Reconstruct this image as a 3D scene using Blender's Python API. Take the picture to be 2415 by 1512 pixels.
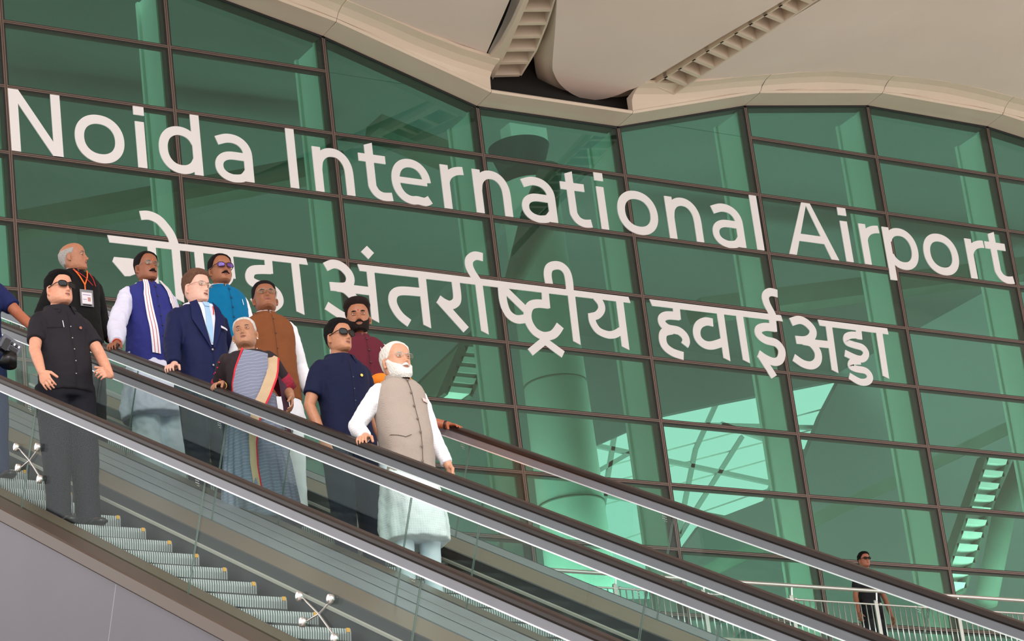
import bpy, bmesh, math, random
import numpy as np
from mathutils import Vector, Matrix
random.seed(4); rng=np.random.default_rng(4)
scene=bpy.context.scene
for o in list(bpy.data.objects): bpy.data.objects.remove(o)
C=scene.collection
PI=math.pi
# ---------------------------------------------------------------- camera
IW,IH=2415,1512
FPX=7379.73; PITCH=.37382; ROLL=-.1266; YAW=.58862
_cp,_sp=math.cos(PITCH),math.sin(PITCH)
_fw=np.array([0,_cp,_sp]);_up=np.array([0,-_sp,_cp]);_rt=np.array([1.,0,0])
_c,_s=math.cos(ROLL),math.sin(ROLL)
_R=_c*_rt+_s*_up; _U=-_s*_rt+_c*_up
_M=np.array([[math.cos(YAW),math.sin(YAW),0],[-math.sin(YAW),math.cos(YAW),0],[0,0,1.]])
R_,U_,F_=_M@_R,_M@_U,_M@_fw        # camera right, up, forward in the scene frame
cd=bpy.data.cameras.new('camera'); cam=bpy.data.objects.new('camera',cd); C.objects.link(cam)
cd.sensor_width=36; cd.sensor_fit='HORIZONTAL'; cd.lens=36*FPX/IW; cd.clip_end=500
cam.matrix_world=Matrix(((R_[0],U_[0],-F_[0],0),(R_[1],U_[1],-F_[1],0),(R_[2],U_[2],-F_[2],0),(0,0,0,1)))
scene.camera=cam
# ---------------------------------------------------------------- world, light, exposure
scene.view_settings.view_transform='Standard'; scene.view_settings.look='None'
scene.view_settings.gamma=1; scene.view_settings.exposure=0.32; scene.view_settings.use_curve_mapping=False
wd=bpy.data.worlds.new('sky'); scene.world=wd; wd.use_nodes=True
bg=wd.node_tree.nodes['Background']; bg.inputs[0].default_value=(1,.985,.965,1); bg.inputs[1].default_value=1.6
def area(name,loc,target,sx,sy,power,col=(1,1,1)):
    l=bpy.data.lights.new(name,'AREA'); l.shape='RECTANGLE'; l.size=sx; l.size_y=sy; l.energy=power; l.color=col
    o=bpy.data.objects.new(name,l); C.objects.link(o); o.location=loc
    o.rotation_euler=(Vector(target)-Vector(loc)).to_track_quat('-Z','Y').to_euler(); return o
sl=bpy.data.lights.new('sun','SUN'); sl.energy=1.7; sl.angle=math.radians(25); sl.color=(1,.96,.9)
so=bpy.data.objects.new('sun',sl); C.objects.link(so)
so.rotation_euler=Vector((.45,.75,-.48)).to_track_quat('-Z','Y').to_euler()
# ---------------------------------------------------------------- pixel helpers (back-projection of measured image points on real planes)
def ray(px,py): return F_+R_*(px-IW/2)/FPX-U_*(py-IH/2)/FPX
def ony(px,py,Y): r=ray(px,py); return r*(Y/r[1])
def onx(px,py,X): r=ray(px,py); return r*(X/r[0])
def onz(px,py,Z): r=ray(px,py); return r*(Z/r[2])
T=math.tan(PI/6); Z0=-3.633; XS=8.629      # escalator incline, nose line height at y=0, far step edge of the near escalator
def onslope(px,py,h=0): r=ray(px,py); return r*((Z0+h)/(r[2]-T*r[1]))
def topix(P): P=np.asarray(P,float); z=P@F_; return (IW/2+FPX*(P@R_)/z, IH/2-FPX*(P@U_)/z)
# ---------------------------------------------------------------- materials
def lin(c): return tuple(((v/255)/12.92 if v/255<=.04045 else (((v/255)+.055)/1.055)**2.4) for v in c)
_mats={}
def mat(name,rgb,rough=.6,metal=0,noise=0,nscale=30,bump=0,bscale=60,spec=.5,stretch=(1,1,1),coat=0,sss=0):
    if name in _mats: return _mats[name]
    m=bpy.data.materials.new(name); m.use_nodes=True; nt=m.node_tree; p=nt.nodes['Principled BSDF']
    c=lin(rgb); p.inputs['Base Color'].default_value=(*c,1); p.inputs['Roughness'].default_value=rough; p.inputs['Metallic'].default_value=metal
    p.inputs['Specular IOR Level'].default_value=spec
    if coat: p.inputs['Coat Weight'].default_value=coat
    if sss:
        p.inputs['Subsurface Weight'].default_value=sss; p.inputs['Subsurface Radius'].default_value=(.012,.005,.003); p.inputs['Subsurface Scale'].default_value=.6
    if noise or bump:
        tc=nt.nodes.new('ShaderNodeTexCoord'); mp=nt.nodes.new('ShaderNodeMapping'); mp.inputs['Scale'].default_value=stretch
        nt.links.new(tc.outputs['Object'],mp.inputs['Vector'])
    if noise:
        n=nt.nodes.new('ShaderNodeTexNoise'); n.inputs['Scale'].default_value=nscale; n.inputs['Detail'].default_value=4
        nt.links.new(mp.outputs[0],n.inputs['Vector'])
        r=nt.nodes.new('ShaderNodeMapRange'); r.inputs[1].default_value=.3; r.inputs[2].default_value=.7; r.inputs[3].default_value=1-noise; r.inputs[4].default_value=1+noise
        nt.links.new(n.outputs[0],r.inputs[0])
        mx=nt.nodes.new('ShaderNodeVectorMath'); mx.operation='SCALE'; mx.inputs[0].default_value=c
        nt.links.new(r.outputs[0],mx.inputs['Scale']); nt.links.new(mx.outputs[0],p.inputs['Base Color'])
    if bump:
        n=nt.nodes.new('ShaderNodeTexNoise'); n.inputs['Scale'].default_value=bscale; n.inputs['Detail'].default_value=3
        nt.links.new(mp.outputs[0],n.inputs['Vector'])
        b=nt.nodes.new('ShaderNodeBump'); b.inputs['Strength'].default_value=bump; b.inputs['Distance'].default_value=.01
        nt.links.new(n.outputs[0],b.inputs['Height']); nt.links.new(b.outputs[0],p.inputs['Normal'])
    _mats[name]=m; return m
def glass(name,tint,refl=.08,graze=.35,rough=.0,gtint=(1,1,1)):
    if name in _mats: return _mats[name]
    m=bpy.data.materials.new(name); m.use_nodes=True; nt=m.node_tree; nt.nodes.remove(nt.nodes['Principled BSDF'])
    out=nt.nodes['Material Output']; t=nt.nodes.new('ShaderNodeBsdfTransparent'); t.inputs[0].default_value=(*tint,1)
    g=nt.nodes.new('ShaderNodeBsdfGlossy'); g.inputs[0].default_value=(*gtint,1); g.inputs['Roughness'].default_value=rough
    lw=nt.nodes.new('ShaderNodeLayerWeight'); lw.inputs[0].default_value=.25
    mr=nt.nodes.new('ShaderNodeMapRange'); mr.inputs[3].default_value=refl; mr.inputs[4].default_value=refl+graze
    nt.links.new(lw.outputs['Facing'],mr.inputs[0])
    mx=nt.nodes.new('ShaderNodeMixShader'); nt.links.new(mr.outputs[0],mx.inputs[0]); nt.links.new(t.outputs[0],mx.inputs[1]); nt.links.new(g.outputs[0],mx.inputs[2])
    nt.links.new(mx.outputs[0],out.inputs[0]); _mats[name]=m; return m
# ---------------------------------------------------------------- mesh helpers
class MB:
    def __init__(s): s.v=[]; s.f=[]; s.mi=[]; s.cur=0
    def add(s,vs,fs):
        o=len(s.v); s.v+= [tuple(map(float,v)) for v in vs]; s.f+=[tuple(i+o for i in f) for f in fs]; s.mi+=[s.cur]*len(fs)
    def box(s,a,b):
        x0,y0,z0=a; x1,y1,z1=b
        s.add([(x0,y0,z0),(x1,y0,z0),(x1,y1,z0),(x0,y1,z0),(x0,y0,z1),(x1,y0,z1),(x1,y1,z1),(x0,y1,z1)],[(0,3,2,1),(4,5,6,7),(0,1,5,4),(1,2,6,5),(2,3,7,6),(3,0,4,7)])
    def hexa(s,bot,top):
        s.add(list(bot)+list(top),[(0,3,2,1),(4,5,6,7),(0,1,5,4),(1,2,6,5),(2,3,7,6),(3,0,4,7)])
    def bar(s,p,q,w,h,upv=(0,0,1)):
        p=np.array(p,float);q=np.array(q,float);d=q-p;d/=np.linalg.norm(d);u=np.array(upv,float);sd=np.cross(d,u)
        if np.linalg.norm(sd)<1e-6: sd=np.cross(d,[1,0,0])
        sd/=np.linalg.norm(sd);u=np.cross(sd,d)
        c=[sd*w/2+u*h/2,-sd*w/2+u*h/2,-sd*w/2-u*h/2,sd*w/2-u*h/2]
        s.hexa([p+k for k in c],[q+k for k in c])
    def tube(s,pts,rad,seg=12,cap=True,flat=1.0,axis=None):
        pts=[np.array(p,float) for p in pts]; n=len(pts)
        if not hasattr(rad,'__len__'): rad=[rad]*n
        rad=list(rad)
        if cap:   # rounded ends
            d0=pts[1]-pts[0]; d0/=np.linalg.norm(d0)+1e-12; d1=pts[-1]-pts[-2]; d1/=np.linalg.norm(d1)+1e-12
            r0,r1=rad[0],rad[-1]
            pts=[pts[0]-d0*r0*.9,pts[0]-d0*r0*.6]+pts+[pts[-1]+d1*r1*.6,pts[-1]+d1*r1*.9]
            rad=[r0*.35,r0*.8]+rad+[r1*.8,r1*.35]; n+=4
        vs=[];prev=None
        for i in range(n):
            d=pts[min(i+1,n-1)]-pts[max(i-1,0)]; d/=np.linalg.norm(d)+1e-12
            if prev is None:
                a=np.array(axis,float) if axis is not None else (np.array([0,0,1.]) if abs(d[2])<.9 else np.array([0,1.,0]))
                a=a-d*(a@d); a/=np.linalg.norm(a)
            else: a=prev-d*(prev@d); a/=np.linalg.norm(a)+1e-12
            prev=a; b=np.cross(d,a)
            for k in range(seg):
                t=2*PI*k/seg; vs.append(pts[i]+rad[i]*(a*math.cos(t)*flat+b*math.sin(t)))
        fs=[(i*seg+k,i*seg+(k+1)%seg,(i+1)*seg+(k+1)%seg,(i+1)*seg+k) for i in range(n-1) for k in range(seg)]
        fs.append(tuple(range(seg-1,-1,-1))); fs.append(tuple((n-1)*seg+k for k in range(seg)))
        s.add(vs,fs)
    def ell(s,c,r,seg=16,rings=10,rot=None):
        vs=[];c=np.array(c,float)
        for i in range(rings+1):
            ph=-PI/2+PI*i/rings
            for k in range(seg):
                t=2*PI*k/seg; v=np.array([r[0]*math.cos(ph)*math.cos(t),r[1]*math.cos(ph)*math.sin(t),r[2]*math.sin(ph)])
                if rot is not None: v=rot@v
                vs.append(c+v)
        fs=[(i*seg+k,i*seg+(k+1)%seg,(i+1)*seg+(k+1)%seg,(i+1)*seg+k) for i in range(rings) for k in range(seg)]
        s.add(vs,fs)
    def loft(s,rings,cap=True):
        n=len(rings[0]); vs=[v for r in rings for v in r]
        fs=[(i*n+k,i*n+(k+1)%n,(i+1)*n+(k+1)%n,(i+1)*n+k) for i in range(len(rings)-1) for k in range(n)]
        if cap: fs.append(tuple(range(n-1,-1,-1))); fs.append(tuple((len(rings)-1)*n+k for k in range(n)))
        s.add(vs,fs)
    def grid(s,G):
        a,b=len(G),len(G[0]); s.add([v for r in G for v in r],[(i*b+j,i*b+j+1,(i+1)*b+j+1,(i+1)*b+j) for i in range(a-1) for j in range(b-1)])
    def poly_extrude(s,pts,off):
        pts=[np.array(p,float) for p in pts]; n=len(pts); off=np.array(off,float)
        s.add(pts+[p+off for p in pts],[tuple(range(n)),tuple(range(2*n-1,n-1,-1))]+[((k+1)%n,k,n+k,n+(k+1)%n) for k in range(n)])
def obj(name,mb,m,parent=None,smooth=False,loc=None,fix=True,merge=False):
    me=bpy.data.meshes.new(name); me.from_pydata(mb.v,[],mb.f)
    ms=m if isinstance(m,(list,tuple)) else [m]
    for k in ms: me.materials.append(k)
    if len(ms)>1: me.polygons.foreach_set('material_index',mb.mi)
    me.update()
    if fix:
        b=bmesh.new(); b.from_mesh(me)
        if merge: bmesh.ops.remove_doubles(b,verts=b.verts,dist=1e-5)
        bmesh.ops.recalc_face_normals(b,faces=b.faces); b.to_mesh(me); b.free()
    if smooth: me.polygons.foreach_set('use_smooth',[True]*len(me.polygons))
    o=bpy.data.objects.new(name,me); C.objects.link(o)
    if parent is not None: o.parent=parent
    if loc is not None: o.location=loc
    return o
def tag(o,label=None,cat=None,group=None,kind=None):
    if label: o['label']=label
    if cat: o['category']=cat
    if group: o['group']=group
    if kind: o['kind']=kind
    return o
def empty(name,loc=(0,0,0),rz=0):
    o=bpy.data.objects.new(name,None); o.empty_display_size=.1; C.objects.link(o); o.location=loc; o.rotation_euler=(0,0,rz); return o
def bake(o,mods,disp=None):
    """apply modifiers procedurally and keep one clean mesh"""
    for t,kw in mods:
        m=o.modifiers.new(t,t)
        for k,v in kw.items(): setattr(m,k,v)
    dg=bpy.context.evaluated_depsgraph_get(); dg.update()
    me=bpy.data.meshes.new_from_object(o.evaluated_get(dg)); old=o.data
    o.modifiers.clear(); o.data=me; me.name=o.name
    if len(me.materials)==0:
        for k in old.materials: me.materials.append(k)
    me.polygons.foreach_set('use_smooth',[True]*len(me.polygons))
    return o
_tex={}
def clouds(s):
    if s not in _tex:
        t=bpy.data.textures.new('clouds',type='CLOUDS'); t.noise_scale=s; t.noise_depth=2; _tex[s]=t
    return _tex[s]
# ================================================================= materials used
M_cream=mat('cream_cladding',(214,195,177),.45,noise=.03,nscale=1.2)
M_creamd=mat('cream_soffit_strip',(200,180,165),.5,noise=.03,nscale=1.5)
M_soff=mat('warm_grey_soffit',(226,206,197),.6,noise=.03,nscale=.5)
M_void=mat('void_shade_black',(30,26,24),.9)  # near-black colour stands in for shade in the roof gaps; also the card slot
M_mull=mat('bronze_mullion',(128,110,102),.38,.55)
M_gask=mat('black_gasket',(26,27,27),.6)
M_pane=glass('green_tinted_glass',(.385,.64,.55),.062,.20,.0,(.85,.95,.92))
M_fin=mat('pale_green_interior_fin',(240,244,236),.6)
M_int=mat('grey_interior_plaster',(118,124,122),.85,noise=.06,nscale=.35)
M_col=mat('pale_concrete_column',(215,222,212),.7,noise=.04,nscale=1)
M_beam=mat('dark_steel_beam',(90,105,92),.7,noise=.15,nscale=1.5)
M_letter=mat('white_vinyl',(234,231,233),.55)
M_rail=mat('dark_brown_rubber',(34,25,23),.42,spec=.3,noise=.1,nscale=8)
M_alu=mat('brushed_aluminium',(142,143,152),.45,.25,noise=.03,nscale=5)
M_bright=mat('bright_edge_trim',(245,247,250),.2,.3)
M_eg=glass('escalator_glass',(.905,.955,.94),.006,.035)
M_edge=mat('glass_edge',(96,112,106),.3)
M_step=mat('ribbed_step_metal',(172,178,178),.42,.55,noise=.06,nscale=6)
M_stepd=mat('step_groove_dark',(46,48,48),.7)
M_yel=mat('yellow_step_mark',(214,160,60),.5)
M_skirt=mat('dark_grey_skirt',(66,68,71),.42,.3)
M_brush=mat('light_skirt_strip',(168,166,158),.5)
M_deck=mat('beige_inner_deck',(126,112,96),.35,.4)
M_brown=mat('bronze_outer_trim',(82,68,60),.38,.3)
M_clad=mat('purple_grey_cladding',(100,95,104),.42,.3,noise=.03,nscale=2)
M_seam=mat('cladding_seam',(150,146,152),.5)
M_ss=mat('stainless_steel',(225,222,222),.22,.9)
M_floor=mat('concrete_paving',(196,188,178),.8,noise=.08,nscale=2)
# ================================================================= curtain wall
A=2.5; B=.9896; YW=34.882; X0=15.648; ZW=21.0434
ZF=[22.0,21.85,21.15,20.62,19.86,19.88,20.60,20.97,20.95,20.6,20.0]   # glazing head height, index = i+1
def zf(i): 
    i=min(max(i+1,0),10); k=min(int(i),9); t=i-k; return ZF[k]*(1-t)+ZF[k+1]*t
def wx(i): return X0+A*i
wall=empty('wall_front',(wx(4),YW,10.9)); tag(wall,kind='structure')
def wpart(name,mb,m,**k):
    o=obj(name,mb,m,wall,**k); o.location=(-wx(4),-YW,-10.9); return o
COLS=range(-1,9); ZB=10.9
for i in COLS:
    m=MB(); m.cur=0; m.box((wx(i)-.024,YW-.012,ZB),(wx(i)+.024,YW-.003,zf(i)))
    m.cur=1; m.box((wx(i)-.047,YW-.003,ZB),(wx(i)+.047,YW+.14,zf(i))); m.box((wx(i)-.004,YW-.0135,ZB),(wx(i)+.004,YW-.0115,zf(i)))
    wpart('mullion',m,[M_mull,M_gask])
    m=MB(); m.box((wx(i)-.03,YW+.14,ZB),(wx(i)+.03,YW+.78,zf(i)-.03)); m.box((wx(i)-.07,YW+.14,ZB),(wx(i)+.07,YW+.2,zf(i)-.03)); m.box((wx(i)-.07,YW+.72,ZB),(wx(i)+.07,YW+.78,zf(i)-.03))
    wpart('interior_fin',m,M_fin)
for i in range(-1,8):
    m=MB(); m.hexa([(wx(i),YW-.012,zf(i)-.03),(wx(i+1),YW-.012,zf(i+1)-.03),(wx(i+1),YW+.2,zf(i+1)-.03),(wx(i),YW+.2,zf(i)-.03)],[(wx(i),YW-.012,zf(i)+.06),(wx(i+1),YW-.012,zf(i+1)+.06),(wx(i+1),YW+.2,zf(i+1)+.06),(wx(i),YW+.2,zf(i)+.06)]); wpart('head_frame',m,M_gask)
for j in range(0,11):
    z=ZW-j*B
    for i in range(-1,8):
        a,b=wx(i),wx(i+1); za,zb=zf(i),zf(i+1)
        if za<z and zb<z: continue
        if j<=1 and i in (2,3,4): continue
        if za<z: a+= (b-a)*(z-za)/(zb-za)
        if zb<z: b-= (b-a)*(z-zb)/(za-zb)
        m=MB(); m.cur=0; m.box((a,YW-.010,z-.021),(b,YW-.003,z+.021)); m.cur=1; m.box((a,YW-.0025,z-.040),(b,YW+.1,z+.034)); m.box((a,YW-.0115,z-.004),(b,YW-.0095,z+.004))
        wpart('transom',m,[M_mull,M_gask])
for i in range(-1,8):
    for j in range(-1,10):
        zt,zb=ZW-j*B,ZW-(j+1)*B; zb=max(zb,ZB)
        tl,tr=min(zt,zf(i)),min(zt,zf(i+1))
        if tl<=zb and tr<=zb: continue
        xa,xb=wx(i),wx(i+1); pts=[]
        lo=[(xa,zb),(xb,zb)]
        if tl<=zb: lo[0]=(xa+(xb-xa)*(zb-zf(i))/(zf(i+1)-zf(i)),zb); up=[(xb,tr)]
        elif tr<=zb: lo[1]=(xa+(xb-xa)*(zf(i)-zb)/(zf(i)-zf(i+1)),zb); up=[(xa,tl)]
        else:
            up=[(xb,tr)]
            if (zf(i)-zt)*(zf(i+1)-zt)<0: up.append((xa+(xb-xa)*(zt-zf(i))/(zf(i+1)-zf(i)),zt))
            up.append((xa,tl))
        m=MB(); m.poly_extrude([(p[0],YW,p[1]) for p in lo+up],(0,.02,0)); wpart('pane',m,M_pane)
# ---------------------------------------------------------------- hall behind the glass
hd=14
m=MB(); m.box((5,YW+.2,ZB-.3),(45,YW+hd,ZB)); tag(obj('floor',m,M_floor),kind='structure')
# back wall with a skylit opening seen through the glass
YB=YW+hd
hole=[ony(x,y,YB) for x,y in [(1385,1062),(1560,985),(1700,955),(1968,903),(1925,985),(1885,1090),(1830,1172),(1640,1245),(1600,1300),(1600,1420),(1385,1420)]]
b=bmesh.new()
outer=[(2,6.),(60,6.),(60,26),(2,26)]
ov=[b.verts.new((x,YB,z)) for x,z in outer]; hv=[b.verts.new((p[0],YB,p[2])) for p in hole]
es=[b.edges.new((ov[k],ov[(k+1)%4])) for k in range(4)]+[b.edges.new((hv[k],hv[(k+1)%len(hv)])) for k in range(len(hv))]
bmesh.ops.triangle_fill(b,use_beauty=True,use_dissolve=False,edges=es)
me=bpy.data.meshes.new('wall_back'); b.to_mesh(me); b.free(); me.materials.append(M_int)
ow=bpy.data.objects.new('wall_back',me); C.objects.link(ow); tag(ow,kind='structure')
sm=ow.modifiers.new('s','SOLIDIFY'); sm.thickness=.2
sky=empty('window_1',(hole[0][0],YB,hole[0][2])); tag(sky,kind='structure')
def skyp(mb,nm,mt): o=obj(nm,mb,mt,sky); o.location=-Vector(sky.location); return o
m=MB()
for a_,b_ in [((1395,1120),(1500,1060)),((1400,1050),(1960,1170)),((1390,1160),(1900,1260)),((1450,1020),(1400,1330)),((1750,1030),(1560,1330)),((1860,1040),(1760,1300)),((1700,1000),(1930,1080)),((1640,1060),(1600,1260)),((1550,1000),(1960,1010)),((1690,950),(1640,1060))]:
    m.bar(ony(*a_,YB+.3),ony(*b_,YB+.3),.09,.08,(0,1,0))
skyp(m,'lattice_bar',mat('pale_lattice',(190,200,192),.6))
m=MB()
for a_,b_ in [((1395,1110),(1960,960)),((1390,1200),(1900,1060)),((1390,1300),(1880,1130)),((1390,1150),(1930,1010))]:
    m.bar(ony(*a_,YB+.35),ony(*b_,YB+.35),.03,.03,(0,1,0))
skyp(m,'glazing_bar',M_fin)
m=MB(); m.poly_extrude([(wx(-2),YW+.8,23.2),(wx(10),YW+.8,22.2),(wx(10),YB,22.6),(wx(-2),YB,23.6)],(0,0,.2)); tag(obj('ceiling',m,M_int),kind='structure')
# column, cap, struts and trusses
def thing(name,label,cat,loc,group=None,rz=0): o=empty(name,loc,rz); return tag(o,label,cat,group)
def part(name,mb,m,root,**k):
    o=obj(name,mb,m,root,**k); o.matrix_parent_inverse=root.matrix_basis.inverted() if False else Matrix.Identity(4)
    return o
def wobj(name,mb,m,root,**k):
    """mesh given in scene coordinates under a root that has only a location"""
    o=obj(name,mb,m,root,**k); o.location=-Vector(root.location); return o
yc=YW+3.2; ct=ony(1262,430,yc); cb=ony(1345,1300,yc)
cx=(ct[0]+cb[0])/2
t=thing('column','thick round concrete column standing inside behind the green glass','column',(cx,yc,ZB))
m=MB(); m.tube([(cx,yc,ZB),(cx,yc,15),(cx,yc,ct[2]-.1)],[.56,.52,.46],40,cap=False); wobj('shaft',m,M_col,t,smooth=True)
m=MB(); m.tube([(cx,yc,14.9),(cx,yc,14.93)],[.535,.535],40,cap=False); m.tube([(cx,yc,16.9),(cx,yc,16.93)],[.51,.51],40,cap=False); m.tube([(cx,yc,13.2),(cx,yc,13.23)],[.56,.56],40,cap=False); wobj('joint_ring',m,M_beam,t,smooth=True)
cap=ony(1240,350,yc-.2)
m=MB(); m.tube([(cap[0],yc,cap[2]-.35),(cap[0],yc,cap[2]+.1)],[.35,.5],32,cap=False); wobj('capital',m,mat('dark_blue_cap',(46,66,70),.6),t)
m=MB(); m.bar((cap[0]-.35,yc-.2,cap[2]+.22),(cap[0]+.35,yc-.2,cap[2]+.22),.3,.25); wobj('bearing_block',m,M_fin,t)
def strut(pts,r,yy,label,nm='roof_strut',mt=M_beam):
    P=[ony(x,y,yy) for x,y in pts]; o=MB(); o.tube(P,r,14,cap=False); o=obj(nm,o,mt,smooth=True)
    return tag(o,label,'strut')
strut([(1300,395),(1270,520),(1195,700)],[.18,.3,.1],YW+2.2,'dark tapered green strut leaning across the round column')
strut([(2430,1060),(2370,1200),(2325,1420)],[.2,.2,.2],YW+4,'dark leaning strut seen through the glass at the far right')
def beam(p,q,hgt,yy,label):
    o=MB(); a,b_=ony(*p,yy),ony(*q,yy); o.bar(a,b_,.5,hgt,(0,0,1)); return tag(obj('ceiling_beam',o,M_beam),label,'beam')
beam((-20,545),(800,390),.34,YW+6,'dark beam behind the glass left of the words, sloping up')
beam((1640,735),(2450,630),.34,YW+6,'dark beam behind the glass below the word Airport')
beam((1560,1400),(2450,975),.22,YW+7,'long dark beam behind the glass rising to the right edge')
beam((960,960),(1230,700),.30,YW+5,'dark beam behind the glass above the grey waistcoat')
beam((880,300),(1130,400),.25,YW+3,'short dark beam behind the glass under the wavy roof edge')
def ladder(p,q,w,n,yy,label):
    a,b_=ony(*p,yy),ony(*q,yy); root=thing('truss',label,'truss',tuple(b_))
    sd=np.array([1,0,0.])
    m=MB(); m.bar(a-sd*w/2,b_-sd*w/2,.06,.3,(0,1,0)); m.bar(a+sd*w/2,b_+sd*w/2,.06,.3,(0,1,0)); wobj('chord',m,M_beam,root)
    m=MB()
    for k in range(n):
        c=a+(b_-a)*(k+.5)/n; m.bar(c-sd*w/2,c+sd*w/2,.1,.3,(0,1,0))
    wobj('rung',m,M_fin,root)
ladder((2345,1080),(2235,1400),.5,11,YW+5,'ladder shaped truss behind the glass at the lower right')
ladder((1130,800),(1070,940),.45,6,YW+4,'small ladder shaped truss behind the glass beside the white beard')
# added fill lights, no real fittings, that brighten the hall interior
area('hall_fill',(24,YW+5,ZB+.4),(24,YW+9,20),24,3,550,(1,1,.97))
area('hall_fill_low',(31,YW+2.2,ZB+.3),(32,YW+12,15.5),18,3,3900,(1,1,.97))
# ================================================================= lettering on the glass
YL=YW-.016
def wp(px,py): p=ony(px,py,YL); return np.array([p[0],p[2]])
class GL:
    """flat lettering built in wall coordinates (x,z)"""
    def __init__(s): s.m=MB(); s.k=0
    def poly(s,pts):
        s.k+=1; y=YL-.0001*s.k
        s.m.poly_extrude([(p[0],y,p[1]) for p in pts],(0,.0155,0))
    def rib(s,pts,w,smooth=True,closed=False):
        P=[np.array(p,float) for p in pts]
        if smooth and len(P)>2 and not closed:
            K=[P[0]]
            for q in P[1:-1]:
                if np.linalg.norm(q-K[-1])>.055 and np.linalg.norm(q-P[-1])>.045: K.append(q)
            P=K+[P[-1]]
        if smooth and len(P)>2:
            Q=[];n=len(P)
            idx=range(n if closed else n-1)
            for i in idx:
                if closed: p0,p1,p2,p3=P[(i-1)%n],P[i],P[(i+1)%n],P[(i+2)%n]
                else: p0,p1,p2,p3=P[max(i-1,0)],P[i],P[i+1],P[min(i+2,n-1)]
                for t in np.linspace(0,1,7)[:-1]:
                    Q.append(.5*((2*p1)+(-p0+p2)*t+(2*p0-5*p1+4*p2-p3)*t*t+(-p0+3*p1-3*p2+p3)*t**3))
            if not closed: Q.append(P[-1])
            P=Q
        n=len(P); s.k+=1; y=YL-.0001*s.k; L=[];Rr=[]
        for i in range(n):
            d=(P[(i+1)%n]-P[i-1]) if closed else P[min(i+1,n-1)]-P[max(i-1,0)]
            d/=np.linalg.norm(d)+1e-12; nn=np.array([-d[1],d[0]])*w/2; L.append(P[i]+nn); Rr.append(P[i]-nn)
        v=[(p[0],y,p[1]) for p in L]+[(p[0],y,p[1]) for p in Rr]; v+=[(a,y+.0155,c) for a,_,c in v]
        f=[]
        for i in range(n if closed else n-1):
            j=(i+1)%n
            f+=[(i,j,n+j,n+i),(2*n+j,2*n+i,3*n+i,3*n+j),(j,i,2*n+i,2*n+j),(n+i,n+j,3*n+j,3*n+i)]
        if not closed: f+=[(0,n,3*n,2*n),(n-1,3*n-1,4*n-1,2*n-1)]
        s.m.add(v,f)
    def done(s,name,label,cat,group=None): return tag(obj(name,s.m,M_letter),label,cat,group)
ZBL=ZW-3*B+.035; CAP=.925; XH=.70; SW=.134
def q_arc(cx,cy,rx,ry,a0,a1,n=7,e=2.15):
    out=[]
    for k in range(n+1):
        a=math.radians(a0+(a1-a0)*k/n); c,s_=math.cos(a),math.sin(a)
        out.append((cx+rx*math.copysign(abs(c)**(2/e),c),cy+ry*math.copysign(abs(s_)**(2/e),s_)))
    return out
def english(ch,x0,x1,name,label,group=None):
    g=GL(); w=x1-x0; s=SW; h=s/2; O=lambda pts:[(x0+p[0],ZBL+p[1]) for p in pts]
    P=lambda pts:g.poly(O(pts)); Rb=lambda pts,ww=s,**k:g.rib(O(pts),ww,**k)
    def stem(x,a,b,sw=s): P([(x,a),(x+sw,a),(x+sw,b),(x,b)])
    ox=.012
    if ch=='N': stem(0,0,CAP); stem(w-s,0,CAP); P([(0,CAP),(s*1.1,CAP),(w,0),(w-s*1.1,0)])
    elif ch=='I' : stem(0,0,CAP)
    elif ch=='l': stem(0,0,CAP)
    elif ch=='i': stem(0,0,XH,w); P([(-.012,.80),(w+.012,.80),(w+.012,CAP+.005),(-.012,CAP+.005)])
    elif ch=='o': Rb(q_arc(w/2,XH/2,w/2-h,XH/2-h+ox,0,345,23),closed=True)
    elif ch=='n': stem(0,0,XH); r=.30; Rb([(h,.36)]+q_arc(w*.5,XH-r-h*.9,w*.5-h,r,172,0,9)+[(w-h,.2),(w-h,0)])
    elif ch=='r': stem(0,0,XH); Rb([(h,.30)]+q_arc(w,XH-.27-h*.9,w-h,.27,172,92,6),s*.95)
    elif ch=='a':
        r=.24; Rb([(w*.10,XH*.83)]+q_arc(w*.46,XH-r-h*.9,w*.54-h,r,112,0,7)+[(w-h,.2),(w-h,0)])
        Rb([(w-h,.375),(w*.72,.375)]+q_arc(w*.50,.20,w*.5-h,.175,92,270,9)+[(w*.72,.055),(w-h,.17)],s*.9)
    elif ch=='d': stem(w-s,0,CAP); Rb(q_arc(w*.5+.01,XH/2,w*.5-h,XH/2-h+ox,25,335,19),s*.98)
    elif ch=='p': stem(0,-.215,XH); Rb(q_arc(w*.5,XH/2,w*.5-h,XH/2-h+ox,155,-155,19),s*.98)
    elif ch=='e': Rb([(h,.36),(w-h,.36)],s*.72,smooth=False); Rb(q_arc(w/2,XH/2,w/2-h,XH/2-h+ox,2,285,17)+[(w*.80,.055),(w*.93,.10)],s*.98)
    elif ch=='t':
        c=w*.36; P([(0,XH-.125),(w*.88,XH-.125),(w*.88,XH),(0,XH)])
        P([(c-h,XH-.1),(c+h,XH-.1),(c+h,CAP-.035),(c-h,CAP-.085)])
        Rb([(c,XH-.06),(c,.32)]+q_arc(c+.20,.24,.20,.19,180,262,5)+[(w*.99,.065)],s*.97)
    elif ch=='A':
        m=w/2; P([(0,0),(s*1.08,0),(m+.015,CAP),(m-s*.62,CAP)]); P([(w,0),(w-s*1.1,0),(m-.015,CAP),(m+s*.62,CAP)]); P([(w*.2,.25),(w*.8,.25),(w*.76,.375),(w*.24,.375)])
    g.done(name,label,'letter',group)
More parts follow.
